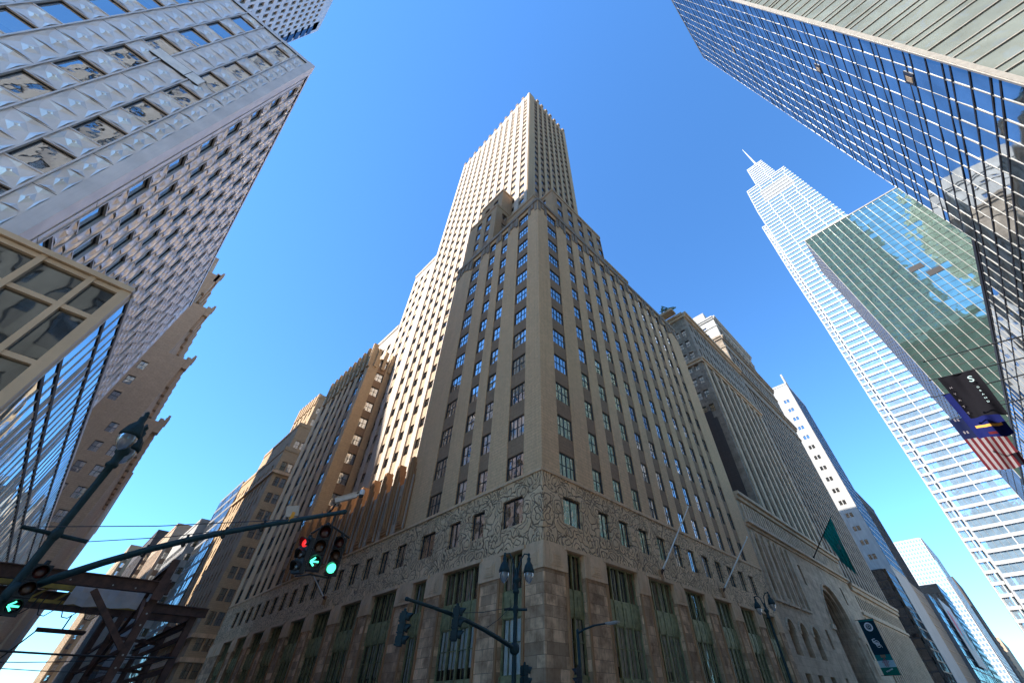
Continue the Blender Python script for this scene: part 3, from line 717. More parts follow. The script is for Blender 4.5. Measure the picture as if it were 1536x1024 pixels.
def steel_tower():
    X0, Y0, ZT, YS, XE = 11.83, -28.0, 60.4, -85.6, 62.0
    b = Building('office_tower', 'stainless steel office tower with embossed diamond panels at the upper left', 'office tower', (X0, Y0, 0))
    N, Wf = F('N', Y0), F('W', X0)
    rw = rows(26.2-8.9, 4.45, 10, 2.4)
    for P, cols, u0, u1, pw in ((N, [(-15.4-3.9*i, -13.65-3.9*i) for i in range(12)], -XE, -X0, 1.75), (Wf, [(30.3+3.35*i, 31.95+3.35*i) for i in range(16)], 28.0, 85.6, 1.65)):
        b.facade(P, u0, u1, 10, ZT, sorted(cols), rw, wall='steel_wall', mw='steel', sd=0, wd=.14, style='mob', fr='darkline')
        R_ = b.part('embossed_panel'); T = b.part('trim_strip')
        cs = sorted(cols)
        zb = [10]+[r[0] for r in rw]; zt2 = [r[1] for r in rw]
        for i, (a, c) in enumerate(cs):
            # spandrel panels between windows
            for j in range(len(rw)-1):
                pyramids(R_, P, a+.06, c-.06, rw[j][1]+.12, rw[j+1][0]-.12, 1, 1, .11, 'steel')
                for z in (rw[j][1]+.05, rw[j+1][0]-.05): slab(T, P, a, c, z-.05, z+.05, -.06, 0, 'steel2')
            pyramids(R_, P, a+.06, c-.06, rw[-1][1]+.12, ZT-.5, 1, 1, .11, 'steel')
            # pier panels, floor high, to the next window
            n0 = c; n1 = cs[i+1][0] if i+1 < len(cs) else u1-.5
            if n1-n0 > 1 and n1 > n0:
                for j in range(len(rw)):
                    z0 = rw[j][0]-1.0; z1 = z0+4.45
                    pyramids(R_, P, n0+.14, n1-.14, z0+.05, min(z1-.05, ZT-.4), 1, 2, .1, 'steel')
                    slab(T, P, n0+.1, n1-.1, z0-.018, z0+.018, -.01, .02, 'darkline')
            for u in (n0+.05, n1-.05 if i+1 < len(cs) else n1): slab(T, P, u-.05, u+.05, 12, ZT-.3, -.12, 0, 'steel2')
        slab(T, P, u0+.0, u1-.0, ZT-.3, ZT+.35, -.12, .3, 'steel2'); slab(T, P, u0, u1, ZT-.37, ZT-.31, -.14, .1, 'darkline')
    T = b.part('corner_trim'); T.box((X0-.2, Y0-.95, 10), (X0-.02, Y0+.2, ZT+.3), 'steel2'); T.box((X0-.22, Y0+.06, 10), (X0+.55, Y0+.22, ZT+.3), 'steel2')
    # a replaced flat panel on the north face
    T = b.piece('replaced_panel'); T.box((14.75, Y0+.02, 41.95), (18.25, Y0+.16, 43.15), 'panelw'); T.box((14.7, Y0+.02, 41.85), (18.3, Y0+.14, 41.95), 'darkline'); T.box((14.7, Y0+.02, 43.15), (18.3, Y0+.14, 43.22), 'darkline'); T.box((15.75, Y0+.02, 41.95), (15.8, Y0+.165, 43.15), 'darkline')
    T = b.part('corner_trim')
    for k in range(11): slab(T, Wf, 28.1, 30.2, 13.0+4.45*k, 13.05+4.45*k, -.004, .05, 'darkline')
    for u, w in ((28.95, .05), (29.5, .06), (30.22, .1)): slab(T, Wf, u, u+w, 11, ZT-.4, -.07, .05, 'steel2')
    for u in (28.9, 29.05): slab(T, Wf, u, u+.025, 11, ZT-.4, -.006, .05, 'darkline')
    rf = b.part('roof'); rf.poly([(X0, YS, ZT), (XE, YS, ZT), (XE, Y0, ZT), (X0, Y0, ZT)], 'grey')
    W = b.part('steel_wall'); q4(W, F('S', YS), X0, XE, 0, ZT, 0, 'steel2'); q4(W, F('E', XE), YS, Y0, 0, ZT, 0, 'steel2'); q4(W, N, -XE, -X0, 0, 10, .3, 'steel2'); q4(W, Wf, 28, 85.6, 0, 10, .3, 'steel2')
    # tall slab behind
    x0, y0, y1, z1 = 33.0, -61.0, -34.0, 152.0
    P = F('W', x0); cols = [(34.6+1.62*i, 35.6+1.62*i) for i in range(16)]
    rr = rows(64, 4.2, 20, 2.3)
    b.facade(P, -y1, 57.2, 60, 149, cols, rr, wall='slab_wall', mw='steel2', sd=0, wd=.3, style='mob', fr='darkline')
    W = b.part('slab_wall'); q4(W, P, 57.2, 58.2, 60, 149, .3, 'rust'); q4(W, P, 58.2, 61, 60, 149, 0, 'steel2'); q4(W, P, 34, 61, 149, z1, 0, 'steel2')
    for i in range(20): slab(W, P, 58.3, 60.7, 62.4+4.2*i, 65.6+4.2*i, -.03, .1, 'dglass')
    for u in (57.2, 58.2): W.poly([P(u, 60, 0), P(u, 60, .3), P(u, 149, .3), P(u, 149, 0)], 'rust')
    q4(W, F('N', y1), -75, -x0, 60, z1, 0, 'steel2'); q4(W, F('S', y0), x0, 75, 60, z1, 0, 'steel2'); q4(W, F('E', 75), y0, y1, 60, z1, 0, 'steel2')
    rf.poly([(x0, y0, z1), (75, y0, z1), (75, y1, z1), (x0, y1, z1)], 'grey')
    # bronze and glass street block
    X1, Y1, Z1 = 4.7, B, 15.2
    P = F('N', Y1); us = [-30, -26.5, -23, -19.5, -16, -12.5, -9.1, -7.55, -6.0, -4.95]; zs = [.2, 4.6, 9.0, 10.9, 13.35, 14.95]
    G = b.part('bronze_frame'); L = b.pn.setdefault('mglass', [])
    for i in range(len(us)-1):
        for j in range(len(zs)-1):
            a, c, z0, z2 = us[i]+.09, us[i+1]-.09, zs[j]+.1, zs[j+1]-.1
            tx, tz = random.uniform(-.01, .01), random.uniform(-.012, .012)
            L.append(([P(a, z0, .1-tx-tz), P(c, z0, .1+tx-tz), P(c, z2, .1+tx+tz), P(a, z2, .1-tx+tz)], 'mglass'))
    for u in us: slab(G, P, u-.1, u+.1, .1, Z1-.12, -.1, .25, 'gold')
    for z in zs: slab(G, P, us[0]+.1, us[-1]-.1, z-.1, z+.1, -.06, .22, 'gold')
    q4(G, P, us[0], us[-1], 0, Z1, .3, 'darkline')
    G.box((X1, Y1-.35, 0), (X1+.3, Y1+.12, Z1), 'gold'); G.box((X1, Y1-.5, Z1-.12), (30, Y1+.2, Z1+.12), 'gold')
    P = F('W', X1)
    us = [20.95+1.05*i for i in range(62)]; zs = [.3, 4.2, 6.2, 8.2, 10.7, 11.5, 13.6, 15.0]
    b.curtain(P, us, zs, 'bglass', 'steel2', 'darkline', bw=.07, bh=.16, dv=.03, dh=.04, tilt=.004)
    for k in range(62):
        if k % 7 in (3, 4): slab(b.piece('fin'), P, us[k]+.2, us[k]+.6, 4.4, 13.4, -.02, .04, 'gold')
    rf.poly([(X1, YS, Z1), (X0+8, YS, Z1), (X0+8, Y1, Z1), (X1, Y1, Z1)], 'grey'); rf.poly([(X0, Y0, Z1), (XE, Y0, Z1), (XE, Y1, Z1), (X0, Y1, Z1)], 'grey')
    G.box((X1-.05, YS, Z1-.15), (X1+.4, Y1-.36, Z1+.1), 'gold')
    b.finish()
steel_tower()

# ------------------------------------------------------------------ mirror-glass hotel, upper right
def glass_hotel():
    X0, Y0, ZT, XW = -19.15, 13.0, 94.5, -35.6
    b = Building('glass_hotel', 'dark blue mirror glass hotel block leaning in from the upper right', 'hotel', (X0, Y0, 0))
    S, E = F('S', Y0), F('E', X0)
    zs = []
    z = 27.45-3.25*8
    while z < ZT: zs += [z, z+1.33, z+2.66]; z += 3.25
    zs = [q for q in zs if q > .3]
    us = [X0-1.37*i for i in range(13)][::-1]
    zl, zh = [q for q in zs if q <= 27.5], [q for q in zs if q >= 27.4]
    b.curtain(S, us, zh, 'hglass', 'alu', 'alud', bw=.04, bh=.1, dv=.02, dh=.02, tilt=.012)
    up = [X0-1.37*i for i in range(60)][::-1]
    b.curtain(S, up, zl, 'hglass', 'alu', 'alud', bw=.06, bh=.1, dv=.03, dh=.03, tilt=.01)
    ue = [Y0+1.6*i for i in range(30)]
    ze = [27.45-3.25*8+3.25*i for i in range(29)]
    zz = []
    for q in ze: zz += [q, q+2.2]
    b.curtain(E, [Y0+4.8*i for i in range(12)], [q for q in zs if q > .5], 'hglass_e', 'alu', 'alu', bw=.3, bh=.07, dv=.05, dh=.07, tilt=.012)
    C = b.part('corner_mullion'); C.box((X0-.12, Y0-.1, 0), (X0+.1, Y0+.14, ZT+.3), 'alu')
    W = b.part('wall'); q4(W, F('W', XW), -60, -Y0, 27.5, ZT, 0, 'alud'); q4(W, F('N', 60), -X0, -XW, 0, ZT, 0, 'alud'); q4(W, F('W', up[0]), -60, -Y0, 0, 27.7, 0, 'alud'); q4(W, F('N', 60), -XW, -up[0], 0, 27.7, 0, 'alud')
    b.part('roof').poly([(XW, Y0, ZT), (X0, Y0, ZT), (X0, 60, ZT), (XW, 60, ZT)], 'grey'); r = b.part('roof'); r.poly([(up[0], Y0, 27.7), (XW, Y0, 27.7), (XW, 60, 27.7), (up[0], 60, 27.7)], 'grey')
    r.box((up[0], Y0-.05, 27.62), (XW-.05, Y0+.3, 27.95), 'alud'); b.part('roof_rim').box((XW-.02, Y0-.04, ZT-.1), (X0, Y0+.3, ZT+.3), 'alu')
    # two open awning vents
    for x, z in ((-21.4, 30.15), (-24.2, 43.2), (-28, 69)):
        V = b.piece('open_vent'); V.box((x-.45, Y0-.045, z+.02), (x+.45, Y0+.02, z+.95), 'alud'); V.box((x-.25, Y0-.06, z+.15), (x+.15, Y0-.04, z+.75), 'spandrel_t')
    b.finish()
glass_hotel()

def green_tower():
    X0, Y0, ZT = -100.0, 13.4, 100.0
    b = Building('green_glass_tower', 'green glass office tower with pale mullions between the hotel block and the white tower', 'office tower', (X0, Y0, 0))
    us = [Y0+1.57*i for i in range(28)]; zs = [1+1.75*i for i in range(57)]+[ZT]
    b.curtain(F('E', X0), us, zs, 'gglass', 'alu', 'alud', bw=.1, bh=.08, dv=.06, dh=.03, tilt=.009)
    us = [X0-1.55*i for i in range(11)][::-1]
    b.curtain(F('S', Y0), us, zs, 'hglass', 'alud', 'alud', bw=.1, bh=.1, dv=.06, dh=.03)
    W = b.part('wall'); y1 = Y0+1.57*27; x1 = X0-15.5
    q4(W, F('N', y1), -X0, -x1, 0, ZT, 0, 'alud'); q4(W, F('W', x1), -y1, -Y0, 0, ZT, 0, 'alud')
    b.part('roof').poly([(x1, Y0, ZT), (X0, Y0, ZT), (X0, y1, ZT), (x1, y1, ZT)], 'grey')
    c = b.part('roof_rim'); c.box((X0-.2, Y0-.1, ZT-.05), (X0+.12, y1, ZT+.35), 'alu')
    # service floor openings
    for y, z in ((24.6, 74), (26.4, 71), (33.5, 62), (31, 52)): b.piece('open_vent').box((X0-.05, y, z), (X0+.09, y+2.6, z+1.5), 'alud')
    b.finish()
green_tower()

# ------------------------------------------------------------------ white tapering tower with spire
def white_tower():
    X0 = -262.0
    b = Building('tapered_skyscraper', 'tall white tapering skyscraper with stepped crown and spire, far right', 'skyscraper', (X0, 40, 0))
    Lk = [(0, 6.5), (42, 8), (133, 12.4), (192, 16.2), (253, 19.4), (317, 23.6), (354, 27.8)]
    Rk = [(0, 75), (260, 65.3), (350, 61.8), (356, 61.5)]
    def it(K, z):
        for (a, u), (c, v) in zip(K, K[1:]):
            if z <= c: return u+(v-u)*(z-a)/(c-a)
        return K[-1][1]
    band, pier = b.part('white_band'), b.part('white_pier')
    L = b.pn.setdefault('vglass', [])
    def floors(z0, z1, fl, fr, depth, x0, st=4.3, bh=1.25):
        z = z0
        while z < z1-1:
            yl, yr = fl(z), fr(z); h = min(st, z1-z)
            band.box((x0-depth, yl-.3, z), (x0+.35, yr+.3, z+bh), 'white')
            blank = x0 == X0 and 322 < z < 338
            n = max(6, int((yr-yl)/2.1)); 
            for i in range(n):
                a, c = yl+(yr-yl)*i/n, yl+(yr-yl)*(i+1)/n
                if blank and .22 < i/n < .85:
                    pier.box((x0-.5, a, z+bh), (x0+.0, c-.15, z+h), 'grey'); continue
                t = random.uniform(-.02, .02)
                L.append(([(x0-.1+t, a+.14, z+bh), (x0-.1-t, c, z+bh), (x0-.1-t, c, z+h), (x0-.1+t, a+.14, z+h)], 'vglass'))
                wd = .45 if i % 5 == 0 else .06
                pier.box((x0-.6, a-(wd-.14)/2, z+bh), (x0+(.32 if i % 5 == 0 else .12), a+.14+(wd-.14)/2, z+h), 'white')
            m = 9
            for i in range(m):
                xa, xb = x0-depth+depth*i/m, x0-depth+depth*(i+1)/m
                L.append(([(xa, yl, z+bh), (xb-.9, yl, z+bh), (xb-.9, yl, z+h), (xa, yl, z+h)], 'vglass')); pier.box((xb-.9, yl-.15, z+bh), (xb-.02, yl+.6, z+h), 'white')
            z += st
        band.box((x0-depth, fl(z1)-.3, z1), (x0+.35, fr(z1)+.3, z1+1.2), 'white')
    floors(6, 353, lambda z: it(Lk, z), lambda z: it(Rk, z), 38, X0)
    floors(354.2, 391, lambda z: 37.0+(z-354)*.09, lambda z: 56.2-(z-354)*.05, 22, X0-6, 3.4, 1.5)
    # lower shoulder behind on the street side
    floors(6, 316, lambda z: it(Lk, z)-4.6+.004*z, lambda z: it(Lk, z)-.6, 20, X0-16)
    s = b.part('spire'); s.tube([(X0-12, 50.2, 391), (X0-12, 50.4, 405), (X0-12, 50.9, 438)], [1.5, .9, .25], 'white', 8)
    b.finish()
white_tower()

# ------------------------------------------------------------------ bank building with the arch
def arch_band(mb, P, uc, z0, zs, r, d, m, n=18, wall=None):     # soffit + reveals of an arched recess
    pts = [(uc-r, z0), (uc-r, zs)]+[(uc-r*math.cos(math.pi*k/n), zs+r*math.sin(math.pi*k/n)) for k in range(1, n)]+[(uc+r, zs), (uc+r, z0)]
    for (a, z), (c, w) in zip(pts, pts[1:]): mb.poly([P(a, z, 0), P(a, z, d), P(c, w, d), P(c, w, 0)], m)
    return pts
def arch_wall(mb, P, u0, u1, z0, z1, uc, r, zs, zsill, m, n=18):
    q4(mb, P, u0, uc-r, z0, z1, 0, m); q4(mb, P, uc+r, u1, z0, z1, 0, m)
    if zsill > z0: q4(mb, P, uc-r, uc+r, z0, zsill, 0, m)
    for k in range(n):
        a, c = math.pi*k/n, math.pi*(k+1)/n
        ua, ub = uc-r*math.cos(a), uc-r*math.cos(c)
        mb.poly([P(ua, zs+r*math.sin(a), 0), P(ub, zs+r*math.sin(c), 0), P(ub, z1, 0), P(ua, z1, 0)], m)
def bank():
    b = Building('bank_building', 'grey brown limestone bank with a great arched entrance beside the corner skyscraper', 'bank', (-66, B, 0))
    P = F('N', B-.05); W = b.part('wall'); X0, X1, X2 = -65.6, -118.0, -163.0
    m = 'limestone_d'
    tr = b.part('moulding')
    def aw(xc, r, z0, z1, zsill, zs, u0, u1, deep, style='arch'):
        arch_wall(W, P, u0, u1, z0, z1, -xc, r, zs, zsill, m)
        arch_band(W, P, -xc, zsill, zs, r, deep, m)
        o = MB(); pn = MB(); n = 14
        pts = [P(-xc-r, zsill, deep), P(-xc+r, zsill, deep)]+[P(-xc+r*math.cos(math.pi*k/n), zs+r*math.sin(math.pi*k/n), deep) for k in range(n+1)]
        pn.poly(pts, 'dglass')
        for q in (-.33, .33): slab(o, P, -xc+r*2*q/2-.05, -xc+r*2*q/2+.05, zsill, zs+r*.8, deep-.1, deep+.02, 'winframe')
        slab(o, P, -xc-r+.02, -xc+r-.02, zs-.1, zs+.1, deep-.1, deep+.02, 'winframe')
        w = o.build('window', b.root, b.loc); pn.build('pane', w, b.loc)
        for k in range(12):                       # archivolt
            a, c = math.pi*k/12, math.pi*(k+1)/12
            tr.bar(P(-xc-(r+.18)*math.cos(a), zs+(r+.18)*math.sin(a), -.06), P(-xc-(r+.18)*math.cos(c), zs+(r+.18)*math.sin(c), -.06), .22, .28, 'limestone', up=(0, 1, 0))
    # left pavilion x -65.6 .. -83
    xs = [-68.9, -73.6, -78.7]; edges = [65.6, 71.2, 76.2, 83.0]
    for i, xc in enumerate(xs):
        aw(xc, 1.25, 6.0, 12.6, 7.0, 9.4, edges[i], edges[i+1], .9)
        b.facade(P, edges[i], edges[i+1], 0, 6.0, [(-xc-1, -xc+1)], [(3.0, 5.3)], mw=m, sd=0, wd=.6, style='case')
        b.facade(P, edges[i], edges[i+1], 12.6, 22, [(-xc-1.5, -xc-.15), (-xc+.15, -xc+1.5)], [(13.5, 20.4)], mw=m, sd=0, wd=1.0, style='tall', fr='terra')
        for q in (-2.1, 0, 2.1): slab(tr, P, -xc+q-.22, -xc+q+.22, 12.8, 21.2, -.28, -.0, 'limestone')
        slab(tr, P, -xc-2.2, -xc+2.2, 12.5, 12.8, -.3, 0, 'limestone')
    # centre with the great arch x -83 .. -118
    aw(-97.3, 6.4, 0, 22, 0, 12.1, 87.6, 107.0, 3.4)
    for rr, dd in ((6.05, .6), (5.7, 1.2), (5.35, 1.8), (5.0, 2.4)):
        for k in range(20):
            a, c = math.pi*k/20, math.pi*(k+1)/20
            tr.bar(P(97.3-rr*math.cos(a), 12.1+rr*math.sin(a), dd), P(97.3-rr*math.cos(c), 12.1+rr*math.sin(c), dd), .5, .4, 'limestone_d', up=(0, 1, 0))
        for sg in (-1, 1): slab(tr, P, 97.3+sg*rr-.2, 97.3+sg*rr+.2, 0, 12.1, dd-.3, dd+.3, 'limestone_d')
    for sg in (-1, 1): slab(tr, P, 97.3+sg*7.4-.9, 97.3+sg*7.4+.9, 11.4, 12.1, -.35, .2, 'limestone')
    for x0, x1, xc in ((83.0, 87.6, 85.3), (107.0, 118.0, 109.0)):
        b.facade(P, x0, x1, 0, 22, [(xc-.6, xc+.6)], [(3, 5.4), (8.6, 11), (16.9, 19.8)], mw=m, sd=0, wd=.5, style='case')
    # entablature and attic of the front
    c = b.part('cornice')
    for z0, z1, d in ((21.7, 22.1, -.25), (22.1, 22.5, -.7), (25.6, 26.2, -.35), (26.2, 26.7, -.75)): slab(c, P, 65.7, 118, z0, z1, d, .5, 'limestone')
    b.facade(P, 65.6, 118, 22.5, 25.6, [(66.6+1.05*i, 67.15+1.05*i) for i in range(48)], [], mw=m)
    for i in range(48): slab(c, P, 66.6+1.05*i, 67.2+1.05*i, 22.8, 25.2, -.3, .0, 'limestone_d' if i % 2 else 'limestone')
    b.part('roof').poly([(X1, -50, 25.6), (X0, -50, 25.6), (X0, B, 25.6), (X1, B, 25.6)], 'grey')
    # right wing with fluted piers
    b.facade(P, 118, 163, 0, 22, [(119.6+2.05*i, 120.7+2.05*i) for i in range(21)], [(2.5, 15.2), (17.4, 19.9)], mw='limestone', sd=0, wd=.6, style='tall', fr='winframe')
    for i in range(22): slab(tr, P, 118.35+2.05*i, 119.35+2.05*i, 2.0, 15.8, -.25, 0, 'limestone')
    for z0, z1, d in ((16.3, 16.8, -.4), (20.6, 21.4, -.5), (21.4, 22.0, -.85)): slab(c, P, 118.05, 163, z0, z1, d, .4, 'limestone')
    q4(W, F('W', X2), -B, 50, 0, 22, 0, 'limestone'); b.part('roof').poly([(X2, -50, 22), (X1, -50, 22), (X1, B, 22), (X2, B, 22)], 'grey')
    # tower over the left part
    def tower(x0, x1, y1, z0, z1, mid, nc, mw):
        Pn = F('N', y1); n0, n1 = -x1, -x0; st = (n1-n0-3)/nc
        cols = [(n0+1.5+st*i+st*.25, n0+1.5+st*i+st*.75) for i in range(nc)]
        b.facade(Pn, n0, n1, z0, mid, cols, rows(z0+3.5, 3.9, int((mid-z0-4)/3.9), 2.3), wall='tower_wall', span='tower_spandrel', mw=mw, ms='gstone', sd=.5, wd=.8, fr='winframe')
        b.facade(Pn, n0, n1, mid, z1, [q for c in cols for q in ((c[0]-.5, c[0]+.5), (c[1]-.4, c[1]+.6))], [(mid+1.2+4.4*i, mid+3.7+4.4*i) for i in range(3)], wall='tower_wall', mw=mw, sd=0, wd=.35, fr='winframe')
        for i in range(nc+1): slab(b.piece('pilaster'), Pn, n0+1.5+st*i-st*.16, n0+1.5+st*i+st*.16, z0, mid-2, -.3, -.0, 'limestone')
        cc = b.part('cornice')
        for zz, h, d in ((mid-2, .7, -.4), (mid-1.3, .6, -.8), (z1-1.6, .8, -.5), (z1-.8, .7, -1.0)):
            slab(cc, Pn, n0-.3, n1, zz, zz+h, d, .4, 'limestone'); slab(cc, F('E', x1), y1-25, y1+.02, zz, zz+h, d*.8, .4, 'limestone')
        yc = [(y1-2.2, y1-1.05), (y1-4.0, y1-2.85), (y1-11.6, y1-10.3), (y1-13.6, y1-12.3)]
        b.facade(F('E', x1), y1-25, y1, z0, z1, conv('E', yc), rows(50.5, 3.9, 7, 2.0), wall='tower_wall', mw='limestone_g', sd=0, wd=.3)
        q4(b.part('tower_wall'), F('S', y1-25), x0, x1, z0, z1, 0, mw); q4(b.part('tower_wall'), F('W', x0), -y1, -y1+25, z0, z1, 0, mw)
        b.part('roof').poly([(x0, y1-25, z1), (x1, y1-25, z1), (x1, y1, z1), (x0, y1, z1)], 'grey')
    tower(-116.5, -80.5, -21.6, 25.6, 80.5, 65, 8, 'limestone_g')
    W2 = b.piece('shade_slab'); slab(W2, F('E', -80.5), -46, -22.9, 26.8, 48, -.06, .02, 'brown'); slab(W2, F('E', -80.5), -46, -23.6, 48, 50, -.06, .02, 'brown')  # dark slabs laid on the wall stand in for light-well shade
    # bronze ornament on the tower corner
    o = b.part('roof_ornament')
    for k in range(7):
        a = k*.9; o.tube([(-78.3+.9*math.cos(a), -25+1.4*math.cos(a*2), 80.6+.3*k), (-78.3+1.0*math.cos(a+1), -24+1.6*math.sin(a), 82+.25*k), (-78.3, -25.5+1.2*math.sin(a+2), 83.2)], [.22, .3, .12], 'copper', 7)
    o.box((-79.6, -27, 80.5), (-77.2, -23, 81.2), 'limestone_d')
    b.hide.append(lambda x, y, z: x == -80.5 and z < 44)
    b.finish()
    # neighbour behind: taller stepped stone tower
    b = Building('stone_office_tower', 'taller stepped stone tower with sunlit white top behind the bank', 'office tower', (-118, B, 0))
    def tower2(x0, x1, y1, z0, z1, nc, mw='limestone_g', yd=30, em='limestone_g'):
        Pn = F('N', y1); n0, n1 = -x1, -x0; st = (n1-n0-2)/nc
        cols = [(n0+1+st*i+st*.25, n0+1+st*i+st*.75) for i in range(nc)]
        b.facade(Pn, n0, n1, z0, z1, cols, rows(z0+3, 3.9, int((z1-z0-3.5)/3.9), 2.3), mw=mw, ms='spandrel', sd=.15, wd=.4)
        b.facade(F('E', x1), y1-yd, y1, z0, z1, conv('E', [(y1-5.5, y1-4.0), (y1-14, y1-12.5), (y1-20, y1-18.5)]), rows(z1-9, 4, 2, 2), mw=em, sd=0, wd=.3)
        cc = b.part('cornice')
        for zz, h, d in ((z1-5.5, .5, -.3), (z1-1.5, .8, -.5), (z1-.7, .7, -.9)): slab(cc, Pn, n0, n1, zz, zz+h, d, .4, em); slab(cc, F('E', x1), y1-yd, y1+.02, zz, zz+h, d*.7, .4, em)
        b.part('roof').poly([(x0, y1-yd, z1), (x1, y1-yd, z1), (x1, y1, z1), (x0, y1, z1)], 'grey')
        q4(b.part('wall'), F('W', x0), -y1, -y1+yd, z0, z1, 0, mw); q4(b.part('wall'), F('S', y1-yd), x0, x1, z0, z1, 0, mw)
    tower2(-170, -119, -22, 22, 82, 15); tower2(-168, -119.6, -22.6, 82, 99.5, 14); tower2(-166, -129, -24, 99.5, 118, 10, em='whitewall')
    b.part('wall').box((-140, -45, 118), (-130, -27, 123), 'whitewall')
    b.finish()
bank()

# ------------------------------------------------------------------ generic blocks
def simple(name, label, x0, x1, y0, y1, z1, mw, faces, step=4.0, wh=2.2, z0=0, cat='office building', ms='spandrel', sd=.1, base=3, group=None, loc=None, style='dh', done=True, b=None, roofm='grey', fr='winframe', wtop=1.0):
    b = b or Building(name, label, cat, loc or ((x0+x1)/2, (y0+y1)/2, 0), group)
    n = int((z1-z0-base-wtop)/step)
    for k in 'NSEW':
        c = {'N': y1, 'S': y0, 'E': x1, 'W': x0}[k]; P = F(k, c)
        u0, u1 = {'N': (-x1, -x0), 'S': (x0, x1), 'E': (y0, y1), 'W': (-y1, -y0)}[k]
        if k in faces:
            cw, pitch, edge = faces[k][:3]; pair = len(faces[k]) > 3
            cols = []; u = u0+edge
            while u+cw < u1-edge*.5:
                cols.append((u, u+cw))
                if pair: cols.append((u+cw+.35, u+cw*2+.35))
                u += pitch
            cols = [q for q in cols if q[1] < u1-.2]
            b.facade(P, u0, u1, z0, z1, cols, rows(z0+base+wh/2, step, n, wh), mw=mw, ms=ms, sd=sd, wd=sd+.25, style=style, fr=fr)
        else: q4(b.part('wall'), P, u0, u1, z0, z1, 0, mw)
    b.part('roof').poly([(x0, y0, z1-.02), (x1, y0, z1-.02), (x1, y1, z1-.02), (x0, y1, z1-.02)], roofm)
    c = b.part('parapet')
    for k in 'NSEW':
        P = F(k, {'N': y1, 'S': y0, 'E': x1, 'W': x0}[k]); u0, u1 = {'N': (-x1, -x0), 'S': (x0, x1), 'E': (y0, y1), 'W': (-y1, -y0)}[k]
        slab(c, P, u0+.05, u1-.05, z1-.6, z1+.5, -.14, .25, mw)
    if done: b.finish()
    return b

# down 42nd street, south side
b = simple('white_brick_tower', 'slim white brick tower with paired small windows beyond the bank', -246, -215, -70, -21, 128, 'whitewall', {'E': (1.1, 5.2, 2.2, 1)}, step=5.2, wh=1.8, sd=0, done=False)
b.curtain(F('N', -20.9), [215.2+2.6*i for i in range(12)], [42+3.4*i for i in range(26)], 'dglass', 'alud', 'alu', bw=.15, bh=.5, dh=.06, tilt=.01)
b.part('roof_blade').box((-219, -21.5, 128), (-214.8, -20.7, 134), 'whitewall')
b.finish()
b = Building('dark_glass_block', 'low dark glass block with grey floor bands at the foot of the white tower', 'office building', (-205, B, 0))
b.curtain(F('E', -198), [-60+2.1*i for i in range(19)], [0, 2.6, 5.4, 8, 10.8, 13.4, 16.2, 18.8, 21.6, 24.2, 27, 29.6, 32.4, 35, 38], 'dglass', 'alud', 'alud', bw=.15, bh=.4, tilt=.01)
b.curtain(F('N', B-.6), [198+2.4*i for i in range(15)], [0, 2.6, 5.4, 8, 10.8, 13.4, 16.2, 18.8, 21.6, 24.2, 27, 29.6, 32.4, 35, 38], 'dglass', 'alud', 'alud', bw=.15, bh=.4, tilt=.01)
b.part('roof').poly([(-231, -60, 38), (-198, -60, 38), (-198, B-.6, 38), (-231, B-.6, 38)], 'grey'); b.finish()
b = Building('tan_slab_building', 'blank tan slab building with thin horizontal joints beyond the dark glass block', 'office building', (-255, B, 0))
w = b.part('wall'); w.box((-281, -60, 0), (-246.3, B-.7, 41.5), 'tanwall')
for k in range(10): slab(b.part('joint_band'), F('N', B-.7), 246.4, 280.9, 3.5+3.9*k, 3.8+3.9*k, -.12, .1, 'buff')
b.finish()
simple('dark_brown_tower', 'dark brown tower with a slanting outline behind the white brick tower', -300, -247, -75, -22.5, 84, 'brown', {'N': (1.6, 2.6, 1.5)}, ms='brown', step=3.9)
b = Building('advert_building', 'glass shopfront building carrying a large white poster with a pink and teal mark', 'building', (-330, B, 0))
b.curtain(F('N', B-.5), [300+3.2*i for i in range(32)], [0, 4, 8, 12, 16, 20, 24, 28, 32, 36, 40, 44], 'vglass', 'alud', 'grey', bw=.2, bh=.5, tilt=.02)
q4(b.part('wall'), F('E', -300), -60, B-.5, 0, 44, 0, 'grey'); b.part('roof').poly([(-399, -60, 44), (-300, -60, 44), (-300, B-.5, 44), (-399, B-.5, 44)], 'grey')
p = b.part('poster'); slab(p, F('N', B-.5), 330, 372, 18, 46, -.9, -.6, 'white'); p.lathe((-343, B+.44, 36), [(5.5, 0), (5.5, .05)], 'bill_pink', 24, (0, 1, 0)); p.lathe((-352, B+.44, 31), [(6, 0), (6, .04)], 'bill_teal', 24, (0, 1, 0))
b.finish()
b = Building('pale_grid_tower', 'pale blue tower with a fine white window grid far down the street', 'office tower', (-640, -30, 0))
b.curtain(F('E', -640), [-75+2.75*i for i in range(20)], [8+3.8*i for i in range(36)], 'vglass', 'white', 'white', bw=.9, bh=1.4, tilt=.02)
b.curtain(F('N', -21.5), [640+4.2*i for i in range(29)], [8+3.8*i for i in range(36)], 'vglass', 'white', 'white', bw=1.0, bh=1.4, tilt=.02)
b.part('roof').poly([(-760, -75, 141), (-640, -75, 141), (-640, -21.5, 141), (-760, -21.5, 141)], 'grey')
q4(b.part('wall'), F('S', -75), -760, -640, 0, 141, 0, 'white'); b.finish()
simple('dark_grid_tower', 'dark blue grid tower in front of the pale grid tower', -470, -425, -80, -22, 66, 'dglass', {'E': (2.2, 3.0, 1), 'N': (2.2, 3.0, 1)}, ms='dglass', sd=0, cat='office tower')
simple('far_slim_tower', 'slim dark tower edge beyond the pale grid tower', -900, -800, -60, -20.9, 128, 'brown', {'N': (3, 6, 3)}, step=5, cat='office tower')
